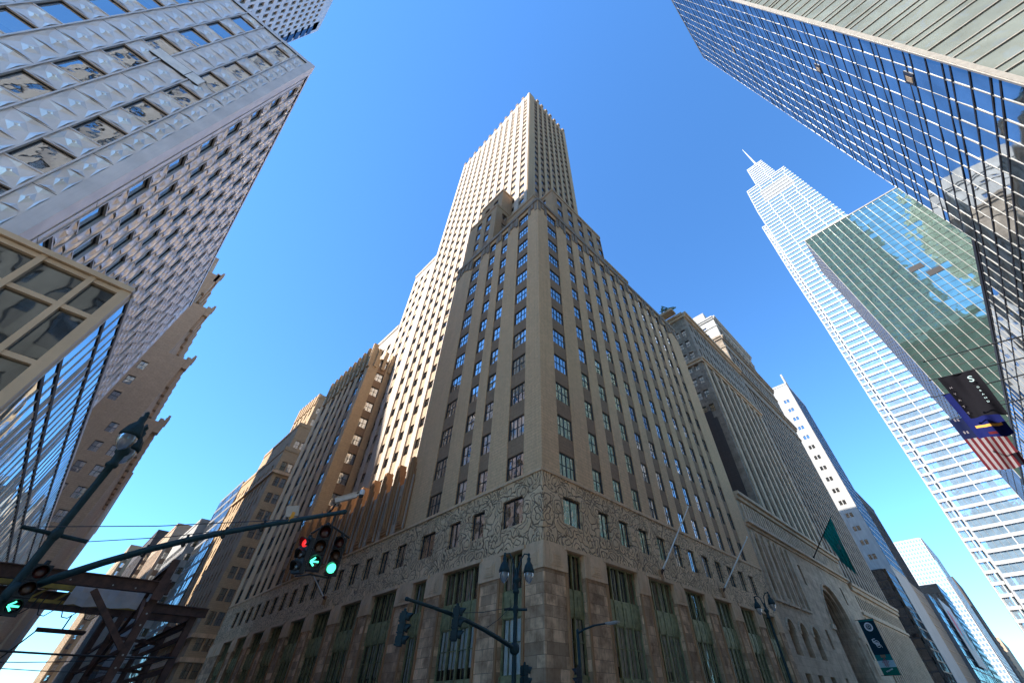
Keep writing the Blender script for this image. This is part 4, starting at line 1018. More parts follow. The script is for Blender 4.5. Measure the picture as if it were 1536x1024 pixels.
simple('far_tan_building', 'small tan building at the far end of the street', -1150, -960, -60, -19.0, 78, 'buff', {'N': (3, 6.5, 3), 'E': (3, 6.5, 3)}, step=5.2, wh=3)
# north side, far
simple('far_pale_tower', 'thin pale tower edge peeking out beside the white skyscraper', -430, -400, 10.5, 60, 88, 'whitewall', {'E': (2, 4, 1.5), 'S': (2, 4, 1.5)}, step=4.4, cat='office tower')
simple('far_blue_building', 'small blue grey building low beside the white skyscraper', -520, -480, 8.0, 50, 62, 'dglass', {'E': (2, 4, 1.5), 'S': (2, 4, 1.5)}, step=4.4, sd=0, ms='dglass')

# ------------------------------------------------------------------ Lexington avenue, south
b = simple('tan_office_building', 'stepped tan brick office building with paired windows behind the corner skyscraper', -70, A, -156, -117, 54, 'buff2', {'N': (1.25, 4.6, .9, 1), 'E': (1.3, 3.3, 1.0)}, step=4.1, wh=2.3, done=False, ms='buff2', sd=.06)
simple('', '', -70, A-.9, -146, -117.6, 62, 'buff2', {'N': (1.25, 4.6, .9, 1), 'E': (1.3, 3.3, 1.0)}, step=4.1, z0=54, base=1, done=False, b=b, ms='buff2', sd=.06)
simple('', '', -70, A-2.6, -136, -118.2, 73, 'buff2', {'N': (1.25, 4.6, .9, 1), 'E': (1.3, 3.3, 1.0)}, step=4.1, z0=62, base=1, done=False, b=b, ms='buff2', sd=.06)
for z in (9.5, 13.2, 47): 
    slab(b.part('cornice'), F('N', -117), -A-.3, 70, z, z+.7, -.45, .2, 'lintel'); slab(b.part('cornice'), F('E', A), -150, -116.6, z, z+.7, -.45, .2, 'lintel')
for k in range(7):
    slab(b.piece('parapet_finial'), F('E', A-2.6), -135+2.5*k, -133.6+2.5*k, 70, 75.2-.2*k, -.3, .6, 'buff2')
b.finish()
b = Building('blue_glass_building', 'narrow blue glass building behind the tan office building', 'office building', (-40, -165, 0))
b.curtain(F('E', A+.2), [-176+1.6*i for i in range(16)], [0]+[3.7*i for i in range(1, 16)], 'bglass', 'alu', 'grey', bw=.12, bh=.9, tilt=.02)
b.curtain(F('N', -152), [22+1.6*i for i in range(20)], [0]+[3.7*i for i in range(1, 16)], 'bglass', 'alu', 'grey', bw=.12, bh=.9, tilt=.02); b.part('roof').box((-55, -176, 55), (A, -152.1, 55.5), 'grey'); b.finish()
simple('white_grid_building', 'white banded building low on the left, beyond the steel gantry', -60, -19.5, -215, -180, 50, 'whitewall', {'N': (2.2, 2.8, 1), 'E': (2.2, 2.8, 1)}, step=3.9, wh=1.9, sd=.08, ms='whitewall')
simple('brown_corner_building', 'brown brick building with a heavy cornice low on the left', -55, -17.5, -262, -222, 58, 'buff', {'N': (1.6, 3.4, 1), 'E': (1.6, 3.4, 1)}, step=3.9)
simple('red_brown_building', 'red brown building far down the avenue', -55, -15.5, -330, -270, 66, 'brown', {'N': (1.6, 3.4, 1), 'E': (1.6, 3.4, 1)}, step=3.9)
simple('far_avenue_building', 'hazy tan building closing the end of the avenue', -45, -12.0, -430, -345, 74, 'buff2', {'N': (1.6, 3.4, 1), 'E': (1.6, 3.4, 1)}, step=4)

# buff stepped tower, east side
b = Building('stepped_brick_tower', 'buff brick tower stepping up in terraces with corner pinnacles, behind the steel tower', 'office tower', (20, -104, 0))
for i, (x0, z0, z1) in enumerate(((4.4, 0, 45), (7.6, 45, 60), (11.2, 60, 75), (14.6, 75, 86))):
    n = int((z1-z0-1.5)/3.9)
    cols = [(x0+2.4+2.6*k, x0+3.7+2.6*k) for k in range(2 if i == 0 else 1)]+[(x0+9.5+3.4*k, x0+10.8+3.4*k) for k in range(7)]
    if i: cols = [(x0+5.0, x0+6.3)]+[(x0+11+3.4*k, x0+12.3+3.4*k) for k in range(6)]
    b.facade(F('N', -104-.4*i), -50, -x0, z0, z1, conv('N', cols), rows(z0+2.4, 3.9, n, 2.0), mw='buff', sd=0, wd=.28)
    b.facade(F('W', x0), 104+.4*i, 150, z0, z1, [(106+3.2*k, 107.4+3.2*k) for k in range(13)], rows(z0+2.4, 3.9, n, 2.0), mw='buff', ms='buff', sd=.5, wd=.8)
    b.part('roof').poly([(x0, -150, z1), (50, -150, z1), (50, -104.3-.4*i, z1), (x0, -104.3-.4*i, z1)], 'grey')
    q = b.part('terrace_parapet'); q.box((x0-.35, -150, z1-.4), (x0+.3, -104.2-.4*i, z1+.9), 'buff')
    for k in range(10): q.box((x0-.6, -106.5-4.2*k, z1-7), (x0-.02, -105.2-4.2*k, z1+.4), 'buff')
    g = b.piece('pinnacle'); y = -104.2-.4*i
    g.box((x0-1.0, y-1.2, z1-2.2), (x0-.03, y+.2, z1+.6), 'buff'); g.box((x0-1.15, y-1.0, z1-.3), (x0-.5, y, z1+1.3), 'buff'); g.box((x0-1.05, y-.85, z1+1.3), (x0-.6, y-.2, z1+2.0), 'buff')
b.part('wall').box((17, -150, 86), (50, -106, 92), 'buff')
b.finish()
simple('avenue_east_building', 'brick building with shop signs low on the far left, down the avenue', 4.2, 40, -230, -160, 52, 'buff', {'W': (1.5, 3.4, 1), 'N': (1.5, 3.4, 1)}, step=3.9)
simple('avenue_far_east_building', 'pale building at the end of the avenue on the left', 3.8, 40, -330, -236, 40, 'whitewall', {'W': (1.5, 3.4, 1), 'N': (1.5, 3.4, 1)}, step=3.9)

# blocks outside the frame that shade and mirror in the view
b = simple('brick_setback_tower', 'grey brick setback tower mirrored in the green glass tower', 8, 62, 17, 70, 30, 'whitewall', {'S': (1.6, 3.3, 1.2), 'W': (1.6, 3.3, 1.2)}, step=4, done=False, cat='skyscraper', ms='grey')
simple('', '', 15, 55, 22, 62, 125, 'whitewall', {'S': (1.6, 3.3, 1.2), 'W': (1.6, 3.3, 1.2)}, step=4, z0=30, base=1, done=False, b=b, ms='grey')
simple('', '', 19, 47, 26, 55, 240, 'whitewall', {'S': (1.6, 3.3, 1.2), 'W': (1.6, 3.3, 1.2)}, step=4, z0=125, base=1, done=False, b=b, ms='grey')
b.part('crown').lathe((33, 40, 240), [(13, 0), (11, 18), (7, 34), (2, 50), (.5, 75)], 'steel2', 12); b.finish()
b = simple('pale_stone_tower', 'pale stone tower with dark window rows mirrored at the right of the green glass tower', 8, 60, 77, 150, 205, 'grey', {'S': (1.6, 3.3, 1.2), 'W': (1.6, 3.3, 1.2)}, step=4, cat='skyscraper', ms='spandrel')
simple('added_shade_tower', 'tall unseen tower added behind the steel tower to shade the south wing', 90, 122, -175, -111, 187, 'buff', {'W': (1.6, 3.4, 1), 'N': (1.6, 3.4, 1)}, step=4, cat='office tower')  # invented caster, keeps the south wing's street front in shade
simple('added_shade_slab', 'long unseen slab added south of that tower to shade the avenue fronts', 80, 110, -330, -180, 150, 'buff', {'W': (1.6, 3.4, 1)}, step=4, cat='office tower')  # invented caster, carries the same shade farther down the avenue

# ------------------------------------------------------------------ street furniture
def signal_head(name, label, pos, face, lit, arrow=False, group=None, s=1.0, mat='green', order=None):
    f = Vector((face[0], face[1], 0)).normalized(); r = Vector((-f.y, f.x, 0)); z = Vector((0, 0, 1)); pos = Vector(pos)
    t = thing(name, label, 'traffic light', pos, group)
    body = MB(); off = tuple(pos)
    for k in range(3):
        c = pos + z*(.36*(1-k)*s)
        body.bar(c-z*.175*s, c+z*.175*s, .34*s, .2*s, mat, up=f)
        body.bar(c-z*.13*s-f*.1*s, c-z*.13*s-f*.16*s, .26*s, .05*s, mat); body.bar(c+z*.02*s-f*.1*s, c+z*.02*s-f*.15*s, .26*s, .2*s, mat)
    body.lathe(pos+z*.54*s, [(.06*s, 0), (.05*s, .1*s)], mat, 8); body.build('housing', t, off)
    names = ['redlens', 'amberlens', 'darklens']
    for k in range(3):
        c = pos + z*(.36*(1-k)*s) + f*.105*s
        ln = MB(); m = names[k]
        on = lit == k
        if on and not arrow: m = 'greenlit' if k == 2 else 'redlit'
        prof = [(.135*s, 0), (.12*s, .025*s), (.07*s, .045*s), (.01*s, .052*s)]
        ln.lathe(c, prof, 'darklens' if (on and arrow) else m, 18, f)
        lo = ln.build('lens', t, off)
        if on and arrow:
            a = MB(); q = c+f*.058*s
            def pt(x, y): return q + r*x*s*.13 + z*y*s*.13
            for p0, p1 in (((-.75, 0), (.7, -.0)), ((-.8, .03), (-.05, .72)), ((-.8, -.03), (-.05, -.72))): a.bar(pt(*p0), pt(*p1), .036*s, .02, 'greenlit', up=f)
            a.build('arrow', lo, off)
        v = MB(); n = 14; ring0 = []; ring1 = []
        for i in range(n+1):
            a = R(-38)+R(256)*i/n
            d0 = (r*math.cos(a)+z*math.sin(a))*.155*s
            ring0.append(c+d0); ring1.append(c+d0+f*(.12+.13*max(0, math.sin(a)))*s-z*.02*s)
        for i in range(n):
            v.poly([ring0[i], ring0[i+1], ring1[i+1], ring1[i]], mat, True)
            k0, k1 = [(ring0[j]-c)*.9+c for j in (i, i+1)]; e0, e1 = [(ring1[j]-c)*1.0-(ring0[j]-c)*.1+c for j in (i, i+1)]
            v.poly([k1, k0, e0, e1], 'black', True); v.poly([ring1[i], ring1[i+1], e1, e0], mat)
        v.build('visor', t, off)
    return t

def lamp_head(t, off, top, s=1.0):                        # bell-shaped luminaire hanging from 'top'
    h = MB(); h.lathe(top, [(.05*s, .02), (.09*s, -.02*s), (.08*s, -.16*s), (.15*s, -.26*s), (.2*s, -.38*s), (.235*s, -.52*s), (.24*s, -.6*s), (.2*s, -.61*s)], 'green', 18)
    for k in range(8):
        a = k*math.pi/4; h.bar(Vector(top)+Vector((math.cos(a)*.16*s, math.sin(a)*.16*s, -.27*s)), Vector(top)+Vector((math.cos(a)*.24*s, math.sin(a)*.24*s, -.54*s)), .02, .02, 'green')
    o = h.build('lamp_shade', t, off)
    g = MB(); g.lathe(top, [(.2*s, -.6*s), (.215*s, -.68*s), (.19*s, -.8*s), (.13*s, -.92*s), (.05*s, -1.0*s), (.01*s, -1.02*s)], 'globe', 18); g.build('globe', o, off)
def lamp_post(name, label, base, height, armdir, spread=.62, s=1.0, cross=None, single=False, group='twin-headed green lamp posts'):
    t = thing(name, label, 'lamp post', base, group); off = tuple(base); bx, by, bz = base
    p = MB(); H = height
    p.lathe((bx, by, 0), [(.3, 0), (.3, .3), (.24, .4), (.2, 1.0), (.14, 1.25), (.11, 1.5), (.095, H-2.2), (.1, H-1.62), (.15, H-1.6), (.17, H-1.52), (.12, H-1.44), (.13, H-1.2), (.19, H-1.12), (.2, H-1.0), (.13, H-.92), (.07, H-.8), (.06, H-.55), (.03, H-.5)], 'green', 18)
    p.build('pole', t, off)
    d = Vector((armdir[0], armdir[1], 0)).normalized()
    for sg in (-1, 1):
        a = MB(); o = Vector((bx, by, 0))
        pts = [o+d*sg*.05+Vector((0, 0, H-.95)), o+d*sg*.12+Vector((0, 0, H-.5)), o+d*sg*.24+Vector((0, 0, H-.1)), o+d*sg*(spread*.62)+Vector((0, 0, H+.12)), o+d*sg*spread*.9+Vector((0, 0, H+.1)), o+d*sg*spread+Vector((0, 0, H))]
        a.tube(pts, [.045, .04, .036, .034, .034, .04], 'green', 10); a.lathe(pts[-1], [(.03, .16), (.07, .1), (.05, 0), (.06, -.06)], 'green', 10)
        a.build('arm', t, off)
        lamp_head(t, off, pts[-1]-Vector((0, 0, .06)), s)
    if cross:
        z, L, dr = cross; dr = Vector((dr[0], dr[1], 0)).normalized(); c = MB(); o = Vector((bx, by, z))
        c.tube([o-dr*L, o-dr*L*.98, o+dr*L*.98, o+dr*L], [.07, .055, .055, .07], 'green', 10); c.lathe((bx, by, z-.14), [(.11, 0), (.14, .1), (.14, .2), (.11, .28)], 'green', 12); c.build('crossbar', t, off)
    return t

# left pole with the signal arm
PL = (1.1, -18.4, 0)
lp = lamp_post('lamp_post', 'dark green twin lamp post on the left carrying the long signal arm', PL, 9.15, (.15, 1), .6, 1.18, (5.5, .75, (1, .28)))
def armpt(z, d, az): return (d*math.cos(R(az)), d*math.sin(R(az)), z)
def signal_arm(name, label, pts, radii, post, wires, off, fittings=()):
    t = thing(name, label, 'signal arm', off, 'signal mast arms'); a = MB(); a.tube(pts, radii, 'green', 12); a.lathe(pts[-1], [(.03, -.05), (radii[-1]*1.2, 0), (radii[-1]*1.2, .12), (.02, .16)], 'green', 10, Vector(pts[-1])-Vector(pts[-2]))
    a.build('mast', t, off)
    c = MB(); c.lathe((pts[0][0], pts[0][1], pts[0][2]-.2), [(.13, 0), (.2, .08), (.22, .2), (.2, .32), (.13, .4)], 'green', 14); c.build('clamp', t, off)
    for p, q in wires:
        w = MB(); p, q = Vector(p), Vector(q); m = (p+q)/2-Vector((0, 0, .08)); w.tube([p, m, q], .012, 'cable', 6); w.build('guy_wire', t, off)
    for p in fittings:
        f = MB(); p = Vector(p); f.lathe(p-Vector((0, 0, .16)), [(.02, 0), (.05, .04), (.03, .14), (.09, .16), (.09, .2), (.03, .22), (.03, .3)], 'black', 8); f.build('bracket', t, off)
    return t
p0 = Vector((1.0, -18.35, 4.1)); p3 = Vector((-4.06, -11.29, 5.6))
apts = [p0]
for k in range(1, 9):
    u = k/8; q = p0.lerp(p3, u); q.z = 4.1+1.5*u+.36*math.sin(math.pi*u)*(1-.45*u); apts.append(q)
signal_arm('signal_arm', 'long curved green signal arm reaching across from the left lamp post', apts, [.105-.055*k/8 for k in range(9)], lp,
    [((.4, -18.65, 5.5), apts[6]), ((1.8, -18.2, 5.5), apts[7])], PL, [apts[3], apts[4], apts[5], apts[6]])
E3 = apts[-1]
DA = (p3-p0).normalized()
h1 = E3-DA*.35+Vector((0, 0, -.95)); h2 = E3-DA*.02+Vector((.0, .1, -1.2))
HA, HR, HX = Vector((-3.73, -10.98, 4.61)), Vector((-4.23, -11.12, 4.55)), Vector((-3.63, -11.65, 4.56))
signal_head('traffic_light', 'traffic light with a lit green left arrow at the arm tip', HA, (.35, .95), 2, True, 'hanging traffic lights', .9, 'black')
signal_head('traffic_light', 'traffic light with a lit round green lens at the arm tip', HR, (.5, .85), 2, False, 'hanging traffic lights', .78, 'black')
signal_head('traffic_light', 'traffic light showing red, turned side-on behind the green arrow', HX, (.95, .55), 0, False, 'hanging traffic lights', .73, 'black')
b_ = MB(); e = E3-DA*.15; Z = Vector((0, 0, 1))
b_.tube([e, e-Z*.42], .026, 'black', 8)
tp = HR+Z*.52; b_.tube([HX+Z*.5, HA+Z*.56, tp, tp+(tp-HA-Z*.56).normalized()*.22], .024, 'black', 8); b_.tube([HX-Z*.45, HA-Z*.55, HR-Z*.47], .018, 'black', 8)
tag(b_.build('hanger_bracket'), 'black pipe bracket joining the three traffic lights under the arm tip', 'bracket')
signal_head('traffic_light', 'large traffic light with a green left arrow on the left lamp post', (.8, -17.9, 4.12), (-.05, 1), 2, True, 'pole mounted traffic lights', 1.05, 'black')
# camera and radar box on the arm
t = thing('traffic_camera', 'grey traffic camera on a bracket above the arm tip', 'camera', E3); off = tuple(E3)
m = MB(); c = E3+Vector((-.0, .1, .36)); dd = (Vector((-.8, .5, .38))).normalized()
m.tube([E3-DA*.5, E3-DA*.3+Vector((0, 0, .15)), c-dd*.25], .025, 'black', 8); m.build('bracket', t, off)
m = MB(); m.bar(c-dd*.3, c+dd*.24, .1, .12, 'alu'); m.bar(c-dd*.27+Vector((0, 0, .07)), c+dd*.28+Vector((0, 0, .07)), .13, .016, 'alu'); m.build('camera_body', t, off)
m = MB(); q = c+dd*.36; m.lathe(q-Vector((0, 0, .11)), [(.02, 0), (.055, .02), (.062, .08)], 'black', 14); m.lathe(q, [(.066, -.03), (.066, .08), (.046, .11), (.014, .13)], 'white', 14); m.bar(c+dd*.2, q, .05, .05, 'alu'); m.build('dome', t, off)
t = thing('sensor_box', 'flat white sensor box on top of the signal arm', 'sensor', apts[6]); off = tuple(apts[6]); m = MB(); q = apts[7]-DA*.35
m.bar(q+Vector((0, 0, .14)), q+Vector((.07, .0, .4)), .3, .06, 'alu', up=(0.3, 1, 0)); m.build('box', t, off); m = MB(); m.bar(q, q+Vector((0, 0, .25)), .1, .08, 'flag_orange'); m.build('clamp', t, off)

# centre post at the skyscraper corner
PC = (-15.3, -16.35, 0)
lamp_post('lamp_post', 'green twin lamp post standing in front of the corner skyscraper', PC, 7.55, (-.78, .62), .62, 1.12, (5.3, .55, (-.75, .6)))
c0 = Vector((-15.25, -16.3, 3.85)); c3 = Vector((-8.85, -15.2, 4.75))
cp = [c0.lerp(c3, k/6)+Vector((0, 0, .18*math.sin(math.pi*k/6))) for k in range(7)]
signal_arm('signal_arm', 'straight green signal arm with two side-on lights below the lamp post arms', cp, [.095-.04*k/6 for k in range(7)], None, [((-14.8, -16.1, 5.3), cp[4]), ((-14.8, -16.1, 5.35), cp[2])], PC)
signal_head('traffic_light', 'side-on traffic light midway along the arm in front of the corner skyscraper', cp[4]+Vector((-.2, .22, -.32)), (-.75, .66), -1, False, 'side-on traffic lights', 1.0)
signal_head('traffic_light', 'side-on traffic light hanging at the tip of the arm before the corner skyscraper', cp[6]+Vector((.05, 0, -.85)), (-.75, .66), -1, False, 'side-on traffic lights', .9)
signal_head('traffic_light', 'green traffic light low on the right of the centre lamp post', (-15.5, -15.9, 2.75), (-1, .25), -1, False, 'side-on traffic lights', 1.0)
# modern lamp
t = thing('street_lamp', 'slim dark street lamp with a flat white lamp head near the skyscraper corner', 'street lamp', (-20.6, -17.0, 0)); off = (-20.6, -17.0, 0)
m = MB(); m.lathe((-20.6, -17, 0), [(.14, 0), (.14, .5), (.09, .6), (.075, 5.05), (.03, 5.1)], 'green', 14); m.build('pole', t, off)
m = MB(); m.tube([(-20.6, -17, 4.9), (-20.7, -16.6, 5.05), (-20.85, -16.0, 5.17), (-21.0, -15.3, 5.2)], [.06, .05, .045, .04], 'green', 10); m.build('arm', t, off)
m = MB(); m.box((-21.15, -15.3, 5.16), (-20.87, -14.55, 5.24), 'alu'); m.box((-21.1, -15.2, 5.13), (-20.92, -14.65, 5.16), 'white'); m.build('lamp_head', t, off)
signal_head('traffic_light', 'black traffic light at the foot of the slim street lamp', (-20.35, -16.9, 2.95), (.6, -.8), -1, False, 'side-on traffic lights', 1.0, 'black')
# far twin lamp
lamp_post('lamp_post', 'green twin lamp post farther down the street before the bank', (-43, -14.3, 0), 9.1, (.5, .85), .9, 1.15)

# ------------------------------------------------------------------ flagpoles
def pole(name, label, p, q, m='white_pole', r=.06, group='white flagpoles on the skyscraper'):
    t = thing(name, label, 'flagpole', p, group); a = MB(); a.tube([p, Vector(p).lerp(Vector(q), .5), q], [r*1.25, r, r*.7], m, 10); a.build('pole', t, p)
    f = MB(); f.lathe(q, [(.03, -.04), (r*1.5, 0), (r*1.6, .06), (.02, .14)], m, 10); f.build('finial', t, p)
    c = MB(); pv, d = Vector(p), (Vector(q)-Vector(p)).normalized(); c.tube([pv, pv+d*.5], r*2, 'rust' if m == 'white_pole' else m, 10); c.box((p[0]-.2, p[1]-.12, p[2]-.5), (p[0]+.2, p[1]+.1, p[2]+.35), 'terra'); c.build('bracket', t, p)
    return t
pole('flagpole', 'bare white flagpole nearest the skyscraper corner, facing the side street', (-37.4, -20.5, 10.9), (-36.8, -16.0, 15.5))
pole('flagpole', 'bare white flagpole beside the bank end of the carved band', (-50.1, -20.5, 11.2), (-50.1, -16.0, 15.7))
pole('flagpole', 'short white flagpole behind the hanging traffic lights', (-21.7, -56.2, 11.6), (-19.3, -55.5, 13.5))

def cloth(name, label, corner, ux, uy, w, h, nu, nv, fn, amp, fold, parent=None, cat='flag', group=None):
    mb = MB(); ux, uy = Vector(ux).normalized(), Vector(uy).normalized(); n = ux.cross(uy).normalized(); c = Vector(corner)
    def pt(i, j):
        u, v = i/nu, j/nv
        return c+ux*u*w+uy*v*h*(1-.04*math.sin(u*3))+n*amp*math.sin(fold*u*6.28+v*2.2)*(.25+v)+n*amp*.5*math.sin(fold*u*15+v*4)*v
    g = [[pt(i, j) for j in range(nv+1)] for i in range(nu+1)]
    base = len(mb.v); mb.v += [tuple(g[i][j]) for i in range(nu+1) for j in range(nv+1)]
    for i in range(nu):
        for j in range(nv):
            a = i*(nv+1)+j; mb.f.append((a, a+nv+1, a+nv+2, a+1)); mb.m.append(mb.mi(fn((i+.5)/nu, (j+.5)/nv))); mb.sm.append(True)
    o = mb.build(name, parent); return o, pt
def textmesh(s, size, m):
    cu = bpy.data.curves.new('lettering', 'FONT'); cu.body = s; cu.size = size; cu.align_x = 'CENTER'; cu.align_y = 'CENTER'; cu.extrude = .004
    o = bpy.data.objects.new('tmp', cu); COL.objects.link(o); bpy.context.view_layer.update()
    me = bpy.data.meshes.new_from_object(o.evaluated_get(bpy.context.evaluated_depsgraph_get())); bpy.data.objects.remove(o); me.materials.clear(); me.materials.append(MT[m]); return me
def lettering(s, size, m, at, xd, yd, parent, name='lettering'):
    o = bpy.data.objects.new(name, textmesh(s, size, m)); COL.objects.link(o); xd, yd = Vector(xd).normalized(), Vector(yd).normalized(); z = xd.cross(yd)
    M = Matrix.Identity(4)
    for i in range(3): M[i][0], M[i][1], M[i][2] = xd[i], yd[i], z[i]
    M.translation = at; o.parent = parent; o.matrix_world = M; o.matrix_parent_inverse = Matrix.Identity(4)
    pm = parent.matrix_basis; o.matrix_basis = pm.inverted() @ M
    return o

# bank flag
def gflag(u, v): return 'flag_green'
P0, P1 = Vector((-97, -20.5, 22.8)), Vector((-94.6, -14.0, 28.2))
pole('flagpole', 'dark flagpole over the bank entrance carrying the teal flag', tuple(P0), tuple(P1), 'black', .08, 'flagpoles on the bank')
dp = (P0-P1).normalized()
t = thing('flag', 'teal green flag drooping in folds from the bank flagpole', 'flag', tuple(P1))
mb = MB(); nu, nv = 26, 18; gr = []
for i in range(nu+1):
    u = i/nu; row = []
    top = P1+dp*(.15+3.7*u)
    for j in range(nv+1):
        v = j/nv
        drop = (9.4-3.6*u)*v
        q = top+Vector((0, 0, -drop)) - dp*v*(1.5*u+.0) + Vector((0, 1, 0))*v*1.2*(1-u)*-.3
        q += Vector((1, 0, 0))*(.42*math.sin(u*19+v*1.5)*(v*.9+.08)+.12*math.sin(u*37+v*3))
        row.append(q)
    gr.append(row)
mb.v = [tuple(q) for row in gr for q in row]
for i in range(nu):
    for j in range(nv):
        a = i*(nv+1)+j; mb.f.append((a, a+nv+1, a+nv+2, a+1)); mb.sm.append(True)
        u, v = (i+.5)/nu, (j+.5)/nv
        mk = (.3 < u < .62 and .42 < v < .56 and (i*7+j*3) % 3) or (.12 < u < .2 and .4 < v < .52) or (.3 < u < .42 and .66 < v < .86 and (j+i) % 2)
        mb.m.append(mb.mi('flag_white' if mk and (i+j) % 3 else 'flag_green'))
mb.build('cloth', t, tuple(P1))

# vertical banner on the bank
bx, y0, y1, z0, z1 = -108.0, -20.1, -17.6, 6.5, 14.3
t = thing('banner', 'long dark teal street banner with white emblems and a pale stripe on the bank', 'banner', (bx, y0, z0)); off = (bx, y0, z0)
m = MB(); H = z1-z0
bands = ((0, .13, 'ban_green'), (.13, .25, 'ban_pale'), (.25, .35, 'ban_teal'), (.35, .97, 'ban_dark'), (.97, 1, 'ban_teal'))
for a, c, mt in bands:
    n = 10
    for i in range(n):
        for k in range(2):
            za, zc = z0+H*(a+(c-a)*k/2), z0+H*(a+(c-a)*(k+1)/2)
            ya, yb = y0+(y1-y0)*i/n, y0+(y1-y0)*(i+1)/n
            w = lambda y, z: .05*math.sin((y-y0)*2.4+z*.7)
            m.poly([(bx+w(ya, za), ya, za), (bx+w(yb, za), yb, za), (bx+w(yb, zc), yb, zc), (bx+w(ya, zc), ya, zc)], mt, True)
m.build('cloth', t, off)
m = MB(); m.tube([(bx, -20.6, z1+.03), (bx, y1+.1, z1+.03)], .04, 'black', 8); m.tube([(bx, -20.6, z0-.03), (bx, y1+.1, z0-.03)], .04, 'black', 8); m.build('rod', t, off)
m = MB(); cy, cz = y0+1.25, z0+H*.86; X = bx+.1
def ring(cy, cz, r0, r1, n=26, a0=0, a1=360, mt='ban_white', x=X):
    for i in range(n):
        a, c = R(a0+(a1-a0)*i/n), R(a0+(a1-a0)*(i+1)/n)
        m.poly([(x, cy+r0*math.cos(a), cz+r0*math.sin(a)), (x, cy+r1*math.cos(a), cz+r1*math.sin(a)), (x, cy+r1*math.cos(c), cz+r1*math.sin(c)), (x, cy+r0*math.cos(c), cz+r0*math.sin(c))], mt)
ring(cy, cz, .46, .66); ring(cy, cz, .34, .38)
c2 = z0+H*.56
ring(cy-.1, c2+.25, .3, .4, 16, 60, 330); ring(cy+.1, c2, .28, .38, 16, -160, 150); ring(cy+.15, c2-.35, .25, .34, 14, 20, 300)
for k in range(5): m.bar((X, cy-.5+.25*k, c2+.55-.2*k), (X, cy-.2+.2*k, c2-.1-.15*k), .03, .07, 'ban_white')
m.build('emblem', t, off)
m = MB(); c3 = z0+H*.22
for i in range(7):
    for j in range(8):
        if abs(i-3)+abs(j-3.5)*.8 < 4.2 and (i+j) % 2 == 0: m.box((X-.01, cy-.5+i*.14, c3-.6+j*.14), (X+.01, cy-.5+i*.14+.13, c3-.6+j*.14+.13), 'ban_red')
m.box((X-.01, cy-.35, c3+.62), (X+.01, cy+.4, c3+1.0), 'spandrel'); m.build('coat_of_arms', t, off)
bpy.context.view_layer.update()
lettering('D', .55, 'ban_white', (X+.02, cy, cz), (0, 1, 0), (0, 0, 1), t)
m = MB(); zz = z0+H*.055
pts = [(X, cy-.6+.06*k, zz+.12*math.sin(k*1.9)+.02*k) for k in range(20)]; m.tube(pts, .03, 'ban_white', 6); m.build('script', t, off)

# hotel flags
def hflag(name, label, x, y0, z, ydir, w, h, fn, lean, seed):
    t = thing(name, label, 'flag', (x, y0, z), None); mb = MB(); nu, nv = 26, 20
    for i in range(nu+1):
        for j in range(nv+1):
            u, v = i/nu, j/nv
            mb.v.append((x+.16*math.sin(u*7+v*3+seed)*(.3+v)+.05*math.sin(u*17+seed*2), y0+u*w-lean*v*(.3+u*.7), z-.02*u-h*v*(1-.03*math.sin(u*4+seed))-u*w*.09))
    for i in range(nu):
        for j in range(nv):
            a = i*(nv+1)+j; mb.f.append((a, a+nv+1, a+nv+2, a+1)); mb.m.append(mb.mi(fn((i+.5)/nu, (j+.5)/nv))); mb.sm.append(True)
    mb.build('cloth', t, (x, y0, z)); return t
for k, (x, za, ye, zb) in enumerate(((-46.3, 22.6, 6.1, 23.6), (-49.6, 22.75, 5.7, 23.5), (-54.0, 22.6, 6.0, 22.8), (-42.5, 22.5, 6.2, 23.5))):
    pole('flagpole', ['thin dark flagpole holding the black flag on the hotel', 'thin dark flagpole holding the blue flag on the hotel', 'thin dark flagpole holding the striped flag on the hotel', 'thin dark flagpole nearest the frame edge on the hotel'][k], (x, 12.95, za), (x, ye, zb), 'black', .05, 'flagpoles on the hotel')
tf = hflag('flag', 'black flag with small pale lettering hanging from the hotel', -46.3, 6.6, 23.5, 1, 2.5, 4.2, lambda u, v: 'flag_dark', .55, 1)
bpy.context.view_layer.update()
for k, ch in enumerate('HYATT'): lettering(ch, .26, 'flag_white', (-46.05, 6.85-.08*k, 22.2-.62*k), (0, 1, .0), (0, 0, 1), tf)
lettering('S', .8, 'ban_pale', (-46.0, 8.35, 22.35), (.0, 1, -.2), (0, .2, 1), tf, 'emblem')
for k, ch in enumerate('GRAND'): lettering(ch, .22, 'ban_pale', (-45.98, 8.3-.05*k, 21.5-.34*k), (0, 1, .0), (0, 0, 1), tf)
def bf(u, v):
    if ((u-.52)/.36)**2+((v-.78)/.045)**2 < 1: return 'flag_orange'
    if .3 < u < .6 and .86 < v < .97 and abs(u-.45) < .12: return 'flag_red' if v > .9 else 'flag_blue'
    return 'flag_blue'
tf = hflag('flag', 'blue flag with an orange crest hanging behind the black flag', -49.6, 6.5, 23.4, 1, 2.5, 4.6, bf, .5, 2.2)
def us(u, v):
    # canton at the pole end, stripes run down the hanging cloth
    if u < .54 and v < .42:
        return 'flag_white' if (int(u*44) % 4 == 1 and int(v*50) % 4 == 1) else 'flag_navy'
    return 'flag_red' if int((u*13)) % 2 == 0 else 'flag_white'
tf = hflag('flag', 'striped red and white flag with a blue canton hanging lowest on the hotel', -54.0, 6.0, 22.75, 1, 3.0, 5.2, us, .7, 3.1)

